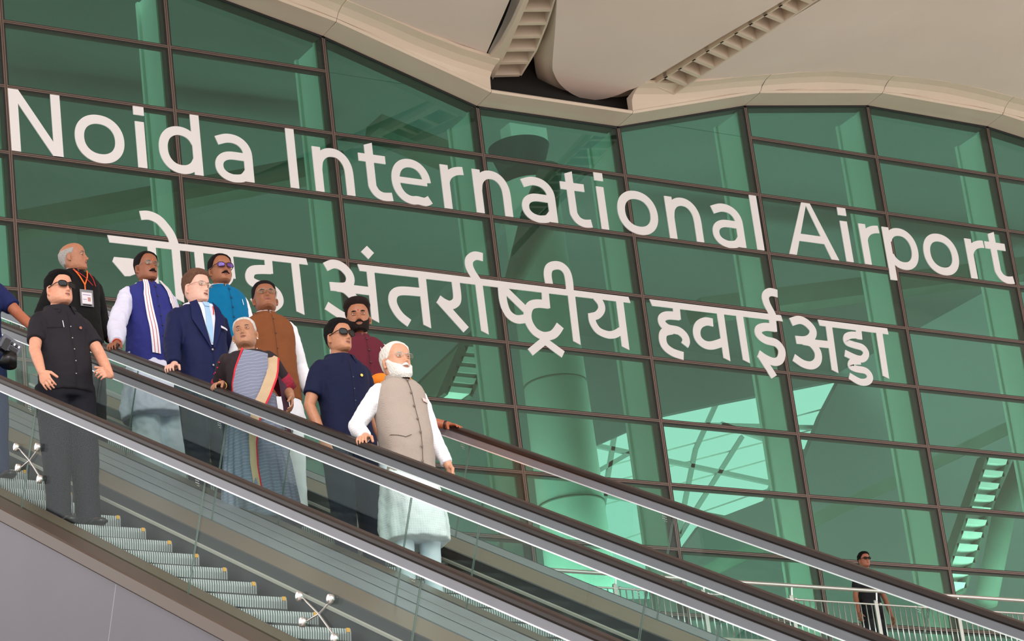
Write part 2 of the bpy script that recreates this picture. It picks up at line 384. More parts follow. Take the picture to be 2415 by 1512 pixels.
LET=[('N',(28.2,361),(150.7,375),'capital_letter_n','big white letter N that begins the word Noida'),
('o',(177,321),(294,344.5),'letter_o','white letter o right after the big N'),
('i',(327.3,399),(348.5,401),'letter_i','white letter i before the d of Noida'),
('d',(373.3,344.5),(481,418),'letter_d','white letter d, the only d in the English sign'),
('a',(507.5,389.2),(601.2,434.6),'letter_a','white letter a that ends the word Noida'),
('I',(686.7,445.5),(708.2,448),'capital_letter_i','tall white capital I that begins the word International'),
('n',(746.4,453.8),(839.1,463.8),'letter_n','white letter n right after the capital I'),
('t',(844.8,364.4),(927.6,470.4),'letter_t','white letter t near the start of International, before the e'),
('e',(924.6,427.3),(1016.3,430.6),'letter_e','white letter e, the only e of the English sign'),
('r',(1049.5,492.6),(1095.2,414),'letter_r','white letter r between the e and an n'),
('n',(1125.2,501),(1211,512.6),'letter_n','white letter n between the r and the a of International'),
('a',(1230.9,486.8),(1317,526.5),'letter_a','white letter a over the round column, before the second t'),
('t',(1320.3,428.2),(1397.5,534),'letter_t','white letter t in the middle of International, before the i'),
('i',(1420,542.4),(1437.3,543.5),'letter_i','white letter i in the word International'),
('o',(1455.5,486),(1551.6,509.3),'letter_o','white letter o crossing a mullion in International'),
('n',(1581.4,564),(1661.5,573),'letter_n','white letter n after the o of International'),
('a',(1680,542.4),(1760.9,585.5),'letter_a','white letter a before the final l of International'),
('l',(1787.3,592),(1804.5,593),'letter_l','tall white letter l that ends the word International'),
('A',(1861.8,599.4),(1980,616.6),'capital_letter_a','pointed white capital A that begins the word Airport'),
('i',(1997.6,620),(2014.2,621),'letter_i','white letter i right after the capital A'),
('r',(2041.3,626),(2075.5,551),'letter_r','white letter r touching the p of Airport'),
('p',(2078.8,533),(2166,596),'letter_p','white letter p with a stem below the line'),
('o',(2178,589.4),(2262.6,616),'letter_o','white letter o of the word Airport'),
('r',(2292.4,661),(2323,586.8),'letter_r','white letter r before the last t of Airport'),
('t',(2322.3,574.5),(2393.5,670.6),'letter_t','white letter t at the right end of Airport')]
for ch,a,b,nm,lb in LET:
    xa,xb=wp(*a)[0],wp(*b)[0]
    english(ch,xa,xb,nm,lb)
# Devanagari: strokes traced on the glass plane
def tile(ox,oy,sc): return lambda pts:[wp(ox+x/sc,oy+y/sc) for x,y in pts]
HS=.132
t1=tile(240,480,4.6442); t2=tile(740,560,4.6442); t3=tile(1000,560,4.6442); t4=tile(1500,640,3.8952)
g=GL()  # first word
g.poly(t1([(62,345),(2238,602),(2258,672),(88,425)]))
g.poly(t1([(500,460),(590,470),(635,985),(545,985)]))
g.poly(t1([(765,480),(855,505),(905,1085),(815,1040)]))
g.poly(t1([(135,585),(300,600),(420,620),(400,760),(310,795),(255,795),(118,632)])); g.rib(t1([(280,680),(560,705)]),HS,smooth=False)
g.rib(t1([(425,130),(520,130),(620,175),(700,260),(760,350),(800,460)]),HS)
g.rib(t1([(1060,520),(1085,760),(1110,860),(1190,930),(1300,900),(1385,830),(1390,760),(1375,560)]),HS)
g.rib(t1([(1390,560),(1420,820)]),HS,smooth=False)
g.poly(t1([(1782,600),(1865,610),(1878,770),(1795,760)]))
g.rib(t1([(1850,725),(1730,722),(1650,735),(1620,790),(1640,850),(1720,890),(1840,920),(1920,985),(1945,1070),(1900,1125),(1830,1145),(1740,1110),(1660,1020)]),HS)
g.poly(t1([(2075,640),(2160,650),(2222,1220),(2135,1180)]))
g.done('hindi_word','white Hindi word at the left, partly hidden behind the heads of the group','word')
g=GL()  # second word
g.poly(t2([(582,92),(660,170),(600,238),(518,155)]))
g.poly(t2([(480,292),(1240,378),(1240,450),(505,366)])); g.poly(t3([(-20,372),(2240,652),(2262,718),(-20,448)]))
g.rib(t2([(128,322),(215,290),(310,320),(385,400),(400,480),(350,540),(180,535)]),HS)
g.rib(t2([(250,545),(340,565),(430,650),(480,760),(470,860),(400,890),(300,850),(140,745)]),HS)
g.rib(t2([(380,560),(630,590)]),HS*.95,smooth=False)
g.poly(t2([(578,350),(662,362),(718,935),(635,890)]))
g.poly(t2([(1142,410),(1226,420),(1287,995),(1203,955)]))
g.rib(t2([(1180,600),(960,585),(880,620),(865,700),(900,790),(960,870),(1048,940)]),HS)
g.rib(t3([(345,470),(365,640),(350,710),(290,740),(220,715),(160,672)]),HS)
g.rib(t3([(165,680),(462,1012)]),HS,smooth=False)
g.poly(t3([(560,490),(640,500),(710,1065),(628,1022)]))
g.rib(t3([(645,216),(560,200),(500,240),(495,310),(530,390),(590,480)]),HS)
g.rib(t3([(850,510),(870,700),(920,830),(1010,895),(1110,890)]),HS)
g.rib(t3([(880,565),(1120,800)]),HS*.9,smooth=False)
g.poly(t3([(1288,580),(1365,590),(1383,775),(1300,768)]))
g.rib(t3([(1360,735),(1240,725),(1165,750),(1135,830),(1150,930),(1215,1030),(1310,1080),(1400,1070),(1450,1030),(1492,965)]),HS)
g.rib(t3([(1345,1110),(1165,1258)]),HS*.9,smooth=False); g.rib(t3([(1290,1110),(1525,1282)]),HS*.9,smooth=False)
g.poly(t3([(1573,610),(1652,620),(1716,1178),(1636,1135)]))
g.rib(t3([(1370,505),(1355,400),(1375,330),(1440,305),(1510,320),(1565,380),(1590,480),(1600,620)]),HS)
g.rib(t3([(1880,650),(1935,720),(1945,790),(1900,850),(1835,868)]),HS*.9)
g.rib(t3([(1835,835),(1850,930),(1910,1020),(2010,1065),(2090,1060),(2160,1020)]),HS*.9)
g.poly(t3([(2102,680),(2180,690),(2250,1235),(2168,1193)]))
g.done('hindi_word','long white Hindi word in the middle with a small diamond dot above it','word')
g=GL()
g.poly(t4([(125,256),(1332,404),(1350,460),(150,316)]))
g.poly(t4([(338,320),(402,330),(413,444),(348,436)]))
g.rib(t4([(395,412),(290,405),(240,430),(245,480),(300,525),(390,545),(445,590),(462,640),(448,678)]),HS)
g.rib(t4([(330,540),(260,560),(245,620),(270,690),(340,745),(438,778)]),HS)
g.rib(t4([(708,470),(640,460),(580,490),(558,550),(575,620),(630,670),(700,680),(800,650)]),HS)
g.poly(t4([(742,370),(805,378),(868,826),(805,794)])); g.poly(t4([(918,395),(982,402),(1048,844),(984,812)]))
g.poly(t4([(1222,430),(1286,440),(1297,555),(1232,548)]))
g.rib(t4([(1275,520),(1190,510),(1130,530),(1130,580),(1190,630),(1290,660),(1340,730),(1325,810),(1270,832),(1190,800),(1125,755)]),HS)
g.rib(t4([(1140,765),(1270,970)]),HS*.95,smooth=False)
g.rib(t4([(1300,205),(1230,190),(1190,225),(1200,290),(1240,370),(1270,430)]),HS)
g.done('hindi_word','short white Hindi word with a hook rising above its bar, third of the Hindi words','word')
g=GL()
g.rib(t4([(1425,465),(1500,445),(1570,475),(1625,540),(1615,600),(1560,632),(1470,628)]),HS)
g.rib(t4([(1530,638),(1610,660),(1670,740),(1670,820),(1620,862),(1540,850),(1450,790)]),HS)
g.rib(t4([(1600,655),(1790,675)]),HS*.9,smooth=False)
g.poly(t4([(1670,443),(2308,524),(2320,580),(1690,498)]))
g.poly(t4([(1742,490),(1800,498),(1860,935),(1800,905)]))
g.poly(t4([(2020,530),(2070,537),(2080,627),(2030,622)]))
g.rib(t4([(2065,590),(1980,585),(1935,605),(1940,650),(2000,675),(2080,700),(2115,750),(2090,800),(2030,800),(1920,750)]),HS*.86)
g.rib(t4([(2060,825),(1990,830),(1975,870),(2020,895),(2110,915),(2150,965),(2130,1010),(2060,1015),(1960,960)]),HS*.86)
g.poly(t4([(2205,550),(2262,558),(2326,988),(2268,958)]))
g.done('hindi_word','white Hindi word under the word Airport, last of the Hindi words','word')
# ================================================================= canopy edge (fascia) and soffits
LO=.42
FL=['cream fascia panel outside the left edge of the view, far end','cream fascia panel above the top left corner','cream fascia panel crossing the top edge at the left','cream fascia panel sloping down steeply above the word International','cream fascia strip directly under the rounded roof tongue','cream fascia panel rising to the right of the long louvre strip foot','cream fascia panel at the crest, left of the two level ones','cream fascia panel at the crest, sloping gently down to the right','cream fascia panel ending at the right edge of the view','cream fascia panel beyond the right edge, far end']
for k in range(-1,9):
    a,b=k,k+1; xa,xb=wx(a)+.004,wx(b)-.004; za,zb=zf(a),zf(b)
    root=thing('fascia_panel',FL[k+1],'fascia panel',(wx(a),YW,za),'cream fascia panels along the wavy roof edge')
    m=MB(); m.poly_extrude([(xa,YW-.0,za+.005),(xb,YW-.0,zb+.005),(xb,YW-LO,zb+.03),(xa,YW-LO,za+.03)],(0,0,.02)); wobj('soffit_strip',m,M_creamd,root)
    m=MB(); N=8; rings=[]
    for j in range(N+1):
        u=j/N; x=xa+(xb-xa)*u; z=za+(zb-za)*u+.03
        # smooth upper edge: curved flare going up and out
        i=a+(b-a)*u; zs=sum(zf(i+d)*w for d,w in ((-.5,.25),(-.25,.25),(0,0),(.25,.25),(.5,.25)))
        prof=[(-LO,z),(-LO-.025,z+.035),(-LO-.012,z+.05),(-LO-.03,max(zs,z-.1)+.11),(-LO-.09,zs+.18),(-LO-.20,zs+.23),(-LO-.34,zs+.25),(-LO-.34,zs+.30),(-LO+.1,z+.3),(-LO+.1,z)]
        if k==3: prof=[(-LO,z),(-LO-.02,z+.03),(-LO-.008,z+.05),(-LO+.03,z+.05),(-LO+.03,z)]
        rings.append([(x,YW+p,q) for p,q in prof])
    m.loft(rings); wobj('fascia_face',m,M_cream,root,smooth=False)
def zsof(x):
    i=(x-X0)/A; return sum(zf(i+d)*w for d,w in ((-.6,.25),(-.3,.25),(.3,.25),(.6,.25)))+.27
def onprof(px,py,fn):
    r=ray(px,py); s0,s1=10.,80.
    g_=lambda s: (r*s)[2]-fn((r*s)[0])
    for _ in range(50):
        m_=(s0+s1)/2
        if g_(m_)>0: s1=m_
        else: s0=m_
    return r*s0
def sheet(name,x0,x1,ys,fn,label,mt=M_soff,n=40,edge=None):
    m=MB(); G=[]
    for k in range(n+1):
        x=x0+(x1-x0)*k/n
        G.append([(x,y,fn(x,y)) for y in ys])
    m.grid(G); m.grid([[(v[0],v[1],v[2]+.12) for v in r] for r in G])
    return m
# left soffit: everything up to a diagonal edge; built as strips clipped by that edge
pe0=onprof(1136,152,lambda x:zsof(x)); pe1=onprof(1204,-5,lambda x:zsof(x))
def edge_x(y): 
    t=(y-pe0[1])/(pe1[1]-pe0[1]); return pe0[0]+(pe1[0]-pe0[0])*t
def quadsheet(m,L,Rr,nx=30):
    """L,Rr: lists of end points per row in (x,y); z from zsof"""
    G=[]
    for (xa,ya),(xb,yb) in zip(L,Rr):
        G.append([(xa+(xb-xa)*u,ya+(yb-ya)*u,zsof(xa+(xb-xa)*u)) for u in np.linspace(0,1,nx)])
    m.grid(G); m.grid([[(a,b,c+.15) for a,b,c in r] for r in G])
    for row in (0,-1): m.grid([G[row],[(a,b,c+.15) for a,b,c in G[row]]])
    for col in (0,-1): m.grid([[r[col] for r in G],[(r[col][0],r[col][1],r[col][2]+.15) for r in G]])
ys=list(np.linspace(YW-LO-.3,28.4,14))
m=MB(); quadsheet(m,[(-6,y) for y in ys],[(edge_x(y),y) for y in ys])
root=thing('soffit','large smooth warm grey roof underside at the upper left','roof soffit',(10,32,21))
wobj('soffit_panel',m,M_soff,root,smooth=False)
# right soffit: bounded by the louvre strip diagonal
q0=onprof(1545,236,lambda x:zsof(x)); q1=onprof(1945,-5,lambda x:zsof(x))
def edge_x2(y): t=(y-q0[1])/(q1[1]-q0[1]); return q0[0]+(q1[0]-q0[0])*t
m=MB(); ys2=list(np.linspace(YW-LO-.3,28.4,14)); quadsheet(m,[(edge_x2(y),y) for y in ys2],[(48,y) for y in ys2])
root=thing('soffit','large smooth grey roof underside at the upper right','roof soffit',(34,32,21)); wobj('soffit_panel',m,M_soff,root)
# tongue between them
ZT=20.25
tp=[(1330,-520),(1316,-60),(1310,60),(1303,150),(1307,175),(1322,200),(1350,222),(1385,235),(1420,234),(1455,225),(1480,214),(1502,206),(1540,184),(1620,136),(1700,88),(1800,30),(1900,-30),(1960,-66),(2700,-520)]
def smooth2(P,m_=6):
    P=[np.array(p,float) for p in P]; Q=[]; n=len(P)
    for i in range(n-1):
        p0,p1,p2,p3=P[max(i-1,0)],P[i],P[i+1],P[min(i+2,n-1)]
        for t in np.linspace(0,1,m_+1)[:-1]: Q.append(tuple(.5*((2*p1)+(-p0+p2)*t+(2*p0-5*p1+4*p2-p3)*t*t+(-p0+3*p1-3*p2+p3)*t**3)))
    return Q+[tuple(P[-1])]
tp=smooth2(tp); inner=[onz(x,y,ZT) for x,y in tp]
tr_=[(1310,-520),(1296,-60),(1290,60),(1272,110),(1262,150),(1268,185),(1290,212),(1325,238),(1375,252),(1430,250),(1470,238),(1496,222),(1508,210),(1545,190),(1624,141),(1704,93),(1804,34),(1903,-27),(1963,-62),(2703,-516)]
tr_=smooth2(tr_)
root=thing('soffit_tongue','rounded tongue shaped roof panel hanging between two louvre strips','roof panel',tuple(inner[6]))
m=MB(); m.poly_extrude(inner,(0,0,.05)); wobj('tongue_face',m,M_soff,root)
m=MB()
def resamp(P,n):
    P=np.array(P); d=np.r_[0,np.cumsum(np.linalg.norm(np.diff(P,axis=0),axis=1))]; t=np.linspace(0,d[-1],n); return np.c_[[np.interp(t,d,P[:,k]) for k in range(3)]].T
Ia=resamp(inner,160); Oa=resamp([onz(x,y,ZT+.22) for x,y in tr_],160)
m.grid([[Ia[k]+np.array([0,0,.012]),Ia[k]*.93+Oa[k]*.07+np.array([0,0,.05])*1,Ia[k]*.6+Oa[k]*.4+np.array([0,0,.02]),Oa[k],Oa[k]+np.array([0,0,.35])] for k in range(160)])
wobj('tongue_rim',m,M_cream,root,smooth=True)
# near-black sheets: the shade of the roof gaps is put into their colour
m=MB(); m.box((18,26,21.9),(40,YW-.1,22.0)); m.box((wx(3)-.1,YW-.06,19.95),(wx(4)+.06,YW-.03,21.9)); m.box((wx(4)+.06,YW-.06,20.1),(wx(4)+.5,YW-.03,21.9));  tag(obj('roof_void_shade',m,M_void),kind='structure')
def louvre(Ls,Rs,z,n,label):
    Lp=[onz(x,y,z) for x,y in Ls]; Rp=[onz(x,y,z) for x,y in Rs]; La=resamp(Lp,n+1); Ra=resamp(Rp,n+1)
    root=thing('louvre_strip',label,'roof louvre',tuple(La[0]))
    up=np.array([0,0,.42])
    for S in (La,Ra):
        m=MB()
        for k in range(n): m.hexa([S[k],S[k+1],S[k+1]+np.array([.03,.0,0]),S[k]+np.array([.03,.0,0])],[S[k]+up,S[k+1]+up,S[k+1]+up+np.array([.03,0,0]),S[k]+up+np.array([.03,0,0])])
        wobj('louvre_side',m,M_cream,root)
    for k in range(n+1):
        m=MB(); d=(La[min(k+1,n)]-La[max(k-1,0)]); d/=np.linalg.norm(d); w_=d*.035
        m.hexa([La[k]-w_,Ra[k]-w_,Ra[k]+w_,La[k]+w_],[La[k]-w_+up,Ra[k]-w_+up,Ra[k]+w_+up,La[k]+w_+up]); wobj('louvre_blade',m,M_cream,root)
louvre([(1250,-40),(1222,40),(1196,110),(1160,180)],[(1318,-40),(1290,50),(1262,120),(1226,178)],20.3,7,'curved cream louvre strip left of the rounded roof tongue')
louvre([(1504,222),(1605,160),(1704,97),(1884,-14),(1950,-52)],[(1556,243),(1640,187),(1740,123),(1915,6),(1985,-38)],20.3,13,'long straight cream louvre strip right of the rounded roof tongue')
m=MB(); bl=[onz(x,y,20.28) for x,y in [(1240,-10),(1252,-10),(1226,50),(1200,112),(1162,188),(1152,142),(1182,106),(1208,60)]]; m.poly_extrude(bl,(0,0,.1)); tag(obj('curved_fin',m,M_cream),'narrow curved cream fin beside the left louvre strip','roof fin')
# continuation of the canopy over the forecourt
m=MB(); m.box((-30,-2,21.6),(70,28.2,21.8)); tag(obj('ceiling_canopy',m,M_soff),kind='structure')
# ================================================================= walkway, railing, ground
m=MB(); m.box((7,YW-2.75,10.45),(48,YW+.2,10.9)); m.box((7.4,24.6,9.4),(11.4,YW-2.6,9.85)); tag(obj('floor_walkway',m,M_floor),kind='structure')
m=MB(); m.box((-60,-30,-1.9),(80,YW,-1.6)); tag(obj('floor_ground',m,M_floor),kind='structure')
m=MB(); m.box((-30,YW+.2,-1.6),(70,YW+.6,10.4)); tag(obj('wall_lower',m,mat('dark_green_lower_wall',(52,70,64),.6)),kind='structure')
YR=YW-2.2; z1=11.87-.0; z2=11.69
root=thing('railing','stainless steel railing with thin balusters in front of the green glass at lower right','railing',(17,YR,10.9))
m=MB(); m.tube([(17,YR-.05,z1),(46,YR-.05,z1)],.028,12,cap=False); wobj('handrail',m,M_ss,root,smooth=True)
m=MB(); m.tube([(17,YR,z2),(46,YR,z2)],.014,8,cap=False); m.tube([(17,YR,11.0),(46,YR,11.0)],.014,8,cap=False); wobj('rail_bar',m,M_ss,root,smooth=True)
posts=[]; 
for px in (1455,1661,1867,2065,2255): posts.append(onx and ony(px,1420,YR)[0])
x=posts[0]-1.42
posts=[posts[0]-1.4*k for k in (3,2,1)]+posts+[posts[-1]+1.4*k for k in range(1,6)]
for px in posts:
    m=MB(); m.box((px-.03,YR-.012,10.9),(px+.03,YR+.012,z1-.12)); m.tube([(px,YR-.03,z1-.13),(px,YR-.05,z1-.02)],.012,8,cap=False); m.ell((px+.06,YR-.02,z2),(.025,.025,.025),10,6); wobj('post',m,M_ss,root)
m=MB(); xs_=17.1; bal=[]
while xs_<46:
    if min(abs(xs_-p) for p in posts)>.05: bal.append(xs_)
    xs_+=.098
vis=[x for x in bal if 21.5<x<31]
for x in vis[:98]:
    m=MB(); m.tube([(x,YR,11.0),(x,YR,z2)],.0085,8,cap=False); wobj('baluster',m,M_ss,root,smooth=True)
m=MB()
for x in [b for b in bal if b not in vis[:98]]: m.tube([(x,YR,11.0),(x,YR,z2)],.0085,6,cap=False)
tag(wobj('baluster_run',m,M_ss,root,smooth=True),kind='stuff')
# ================================================================= escalators
def slope_ext(mb,prof,y0,y1):
    a=[(x,y0,Z0+T*y0+h) for x,h in prof]; b_=[(x,y1,Z0+T*y1+h) for x,h in prof]; n=len(prof)
    mb.add(a+b_,[tuple(range(n)),tuple(range(2*n-1,n-1,-1))]+[(k,(k+1)%n,n+(k+1)%n,n+k) for k in range(n)])
YA,YBt=5.2,23.3
JO=[12.41+2.17*k-4*2.17 for k in range(0,11)]   # glass joints at the top edge
Nrise=.36; 
def escalator(xl,xr,label,near):
    """xl,xr: handrail centre lines"""
    root=thing('escalator',label,'escalator',((xl+xr)/2,YA,Z0+T*YA))
    for x,s in ((xl,1),(xr,-1)):        # s points to the steps
        m=MB(); slope_ext(m,[(x-.036,.972),(x-.040,.985),(x-.036,1.004),(x-.022,1.013),(x+.022,1.013),(x+.036,1.004),(x+.040,.985),(x+.036,.972)],YA,YBt); wobj('handrail',m,M_rail,root,smooth=False)
        m=MB(); m.cur=0; slope_ext(m,[(x-.026,.918),(x+.026,.918),(x+.034,.972),(x-.034,.972)],YA,YBt); m.cur=1; slope_ext(m,[(x-.028,.910),(x+.028,.910),(x+.028,.918),(x-.028,.918)],YA,YBt); wobj('handrail_guide',m,[M_alu,M_bright],root)
        # glass panels, joints square to the incline
        js=[j for j in JO if YA+.6<j<YBt-.3]; 
        ed=[YA]+js+[YBt]
        dj=.75*math.sin(PI/6)*math.cos(PI/6)   # joint foot shifts as it leaves the incline squarely
        for a_,b_ in zip(ed[:-1],ed[1:]):
            a2,b2=a_+.006,b_-.006; ht,hb=.915,.17
            def P(y,h,sh): yy=y+sh; return (yy,Z0+T*yy+h)
            # top edge at y, bottom edge shifted toward the top of the run
            sh=(ht-hb)*math.sin(PI/6)*math.cos(PI/6)
            qs=[P(a2,ht,0),P(b2,ht,0),P(b2,hb,sh),P(a2,hb,sh)]
            m=MB(); m.cur=0; m.poly_extrude([(x-.006,y,z) for y,z in qs],(.012,0,0)); 
            o=wobj('glass_panel',m,M_eg,root)
            m=MB(); y0=a2+.06
            for q in range(3):
                for w_ in range(3-(q==2)): m.bar((x-.0065,y0+(.016*w_),Z0+T*(y0+(.016*w_))+.890-.014*q),(x-.0065,y0+.009+(.016*w_),Z0+T*(y0+.009+(.016*w_))+.890-.014*q),.001,.004 if q<2 else .002)
            obj('etched_mark',m,mat('etched_glass',(196,206,204),.5),o)
            for e0,e1 in ((qs[0],qs[3]),(qs[1],qs[2])): m=MB(); m.bar((x,e0[0],e0[1]),(x,e1[0],e1[1]),.004,.003,(0,1,0)); obj('panel_edge',m,M_edge,o)
        # inner deck, light strip, skirt
        xi=x+s*.205
        m=MB(); slope_ext(m,[(x+s*.012,.175),(x+s*.012,.15),(xi,.12),(xi,.145)],YA,YBt); wobj('inner_deck',m,M_deck,root)
        m=MB(); slope_ext(m,[(xi,.145),(xi+s*.012,.14),(xi+s*.012,-.26),(xi,-.26)],YA,YBt); wobj('skirt_panel',m,M_skirt,root)
        m=MB(); slope_ext(m,[(xi+s*.012,.062),(xi+s*.028,.058),(xi+s*.028,.040),(xi+s*.012,.036)],YA,YBt); wobj('skirt_brush',m,M_brush,root)
        m=MB(); slope_ext(m,[(x-s*.012,.175),(x-s*.17,.175),(x-s*.17,.15),(x-s*.012,.15)],YA,YBt); wobj('outer_deck',m,M_alu if not(near and s>0) else M_brown,root)
    # outer trims and cladding
    m=MB(); x=xl-.17; slope_ext(m,[(x,.18),(x-.02,.172),(x-.03,.10),(x-.012,.085),(x,.085)],YA,YBt); wobj('outer_trim',m,M_brown,root)
    m=MB(); slope_ext(m,[(x-.012,.085),(x-.004,-1.5),(x+.02,-1.5),(x+.02,.085)],YA,YBt); cl=wobj('side_cladding',m,M_clad,root)
    m=MB()
    for j in JO:
        for dx in (.0,):
            yy=j+.85; m.bar((x-.010,yy,Z0+T*yy+.08),(x-.006,yy+.62,Z0+T*(yy+.62)-1.43),.004,.008,(0,1,0))
    obj('panel_seam',m,M_seam,cl)
    m=MB(); x=xr+.17; slope_ext(m,[(x,.18),(x+.02,.172),(x+.02,-1.5),(x,-1.5)],YA,YBt); wobj('side_cladding',m,M_clad,root)
    m=MB(); slope_ext(m,[(xl-.16,-1.5),(xr+.16,-1.5),(xr+.16,-1.45),(xl-.16,-1.45)],YA,YBt); wobj('truss_bottom',m,M_clad,root)
    return root
xR4,xR3,xR2,xR1=XS-1.05,XS+.265,XS+.745,XS+2.09
def make_step(root,xa,xb):
    m=MB(); n=52; w=(xb-xa)/n
    m.cur=1; m.box((xa,.004,-.205),(xb,.02,-.004)); m.box((xa,.004,-.02),(xb,Nrise-.006,-.008))
    m.cur=0
    for k in range(n):
        a_=xa+w*(k+.12); c=a_+w*.62
        # curved riser rib plus tread rib
        m.hexa([(a_,.030,-.205),(c,.030,-.205),(c,.03,-.205+.001),(a_,.03,-.205+.001)],[(a_,-.004,-.03),(c,-.004,-.03),(c,.012,-.03),(a_,.012,-.03)])
        m.hexa([(a_,-.004,-.03),(c,-.004,-.03),(c,.012,-.03),(a_,.012,-.03)],[(a_,-.002,0),(c,-.002,0),(c,.012,0),(a_,.012,0)])
        m.box((a_,.0,-.010),(c,Nrise-.006,.0))
    s=obj('step',m,[M_step,M_stepd],root)
    m=MB(); m.box((xb-.034,-.007,-.022),(xb-.012,.02,.003)); y=obj('yellow_mark',m,M_yel,s)
    return s,y
def run_steps(root,xa,xb,y0):
    s,y=make_step(root,xa-root.location[0],xb-root.location[0])
    k=0
    for i in range(-14,12):
        Y=y0+Nrise*i
        if Y>23.4: break
        if k==0: a_,b_=s,y
        else:
            a_=s.copy(); C.objects.link(a_); a_.parent=root; b_=y.copy(); C.objects.link(b_); b_.parent=a_
        a_.location=(0,Y-root.location[1],Z0+T*Y-root.location[2]); k+=1
eB=escalator(xR4,xR3,'near escalator with the grey side cladding, carrying the guard in black','near')
eA=escalator(xR2,xR1,'far escalator beyond it, carrying the group led by the white bearded man','')
YS0=17.13
run_steps(eB,xR4+.225,XS,YS0+2*Nrise); run_steps(eA,xR2+.225,xR1-.225,YS0+Nrise)
# plate between both escalators
m=MB(); slope_ext(m,[(xR3+.17,.178),(xR2-.17,.178),(xR2-.17,.15),(xR3+.17,.15)],YA,YBt); 
tag(obj('cover_plate',m,M_alu),'sloping metal cover plate between the two escalators','cover plate')
def spider(px,py,h,label):
    p=onx(px,py,xR4-.02); root=thing('spider_fitting',label,'glass fitting',tuple(p),'spider fittings on the near escalator glass')
    d=[(-.11,.045),(.11,-.075+.02),(-.09,.19),(.12,.07)]
    m=MB(); 
    pts=[np.array([0,a_,b_+T*a_*.3]) for a_,b_ in [(-.17,-.11),(.14,.02),(-.17,.10),(.15,.16)]]
    c=np.mean(pts,axis=0)
    for q in pts: m.tube([c+np.array([.014,0,0]),q+np.array([.014,0,0])],.005,8); 
    obj('arm',m,M_ss,root,smooth=True)
    for q in pts:
        m=MB(); m.tube([q+np.array([-.010,0,0]),q+np.array([.012,0,0])],[.026,.026],20,cap=False); m.ell(q+np.array([-.010,0,0]),(.005,.025,.025),16,8); obj('disc',m,M_ss,root,smooth=True)
spider(64,1102,0,'four disc spider fitting on the glass left of the guard in black')
spider(745,1468,0,'four disc spider fitting low on the near glass above the steps')
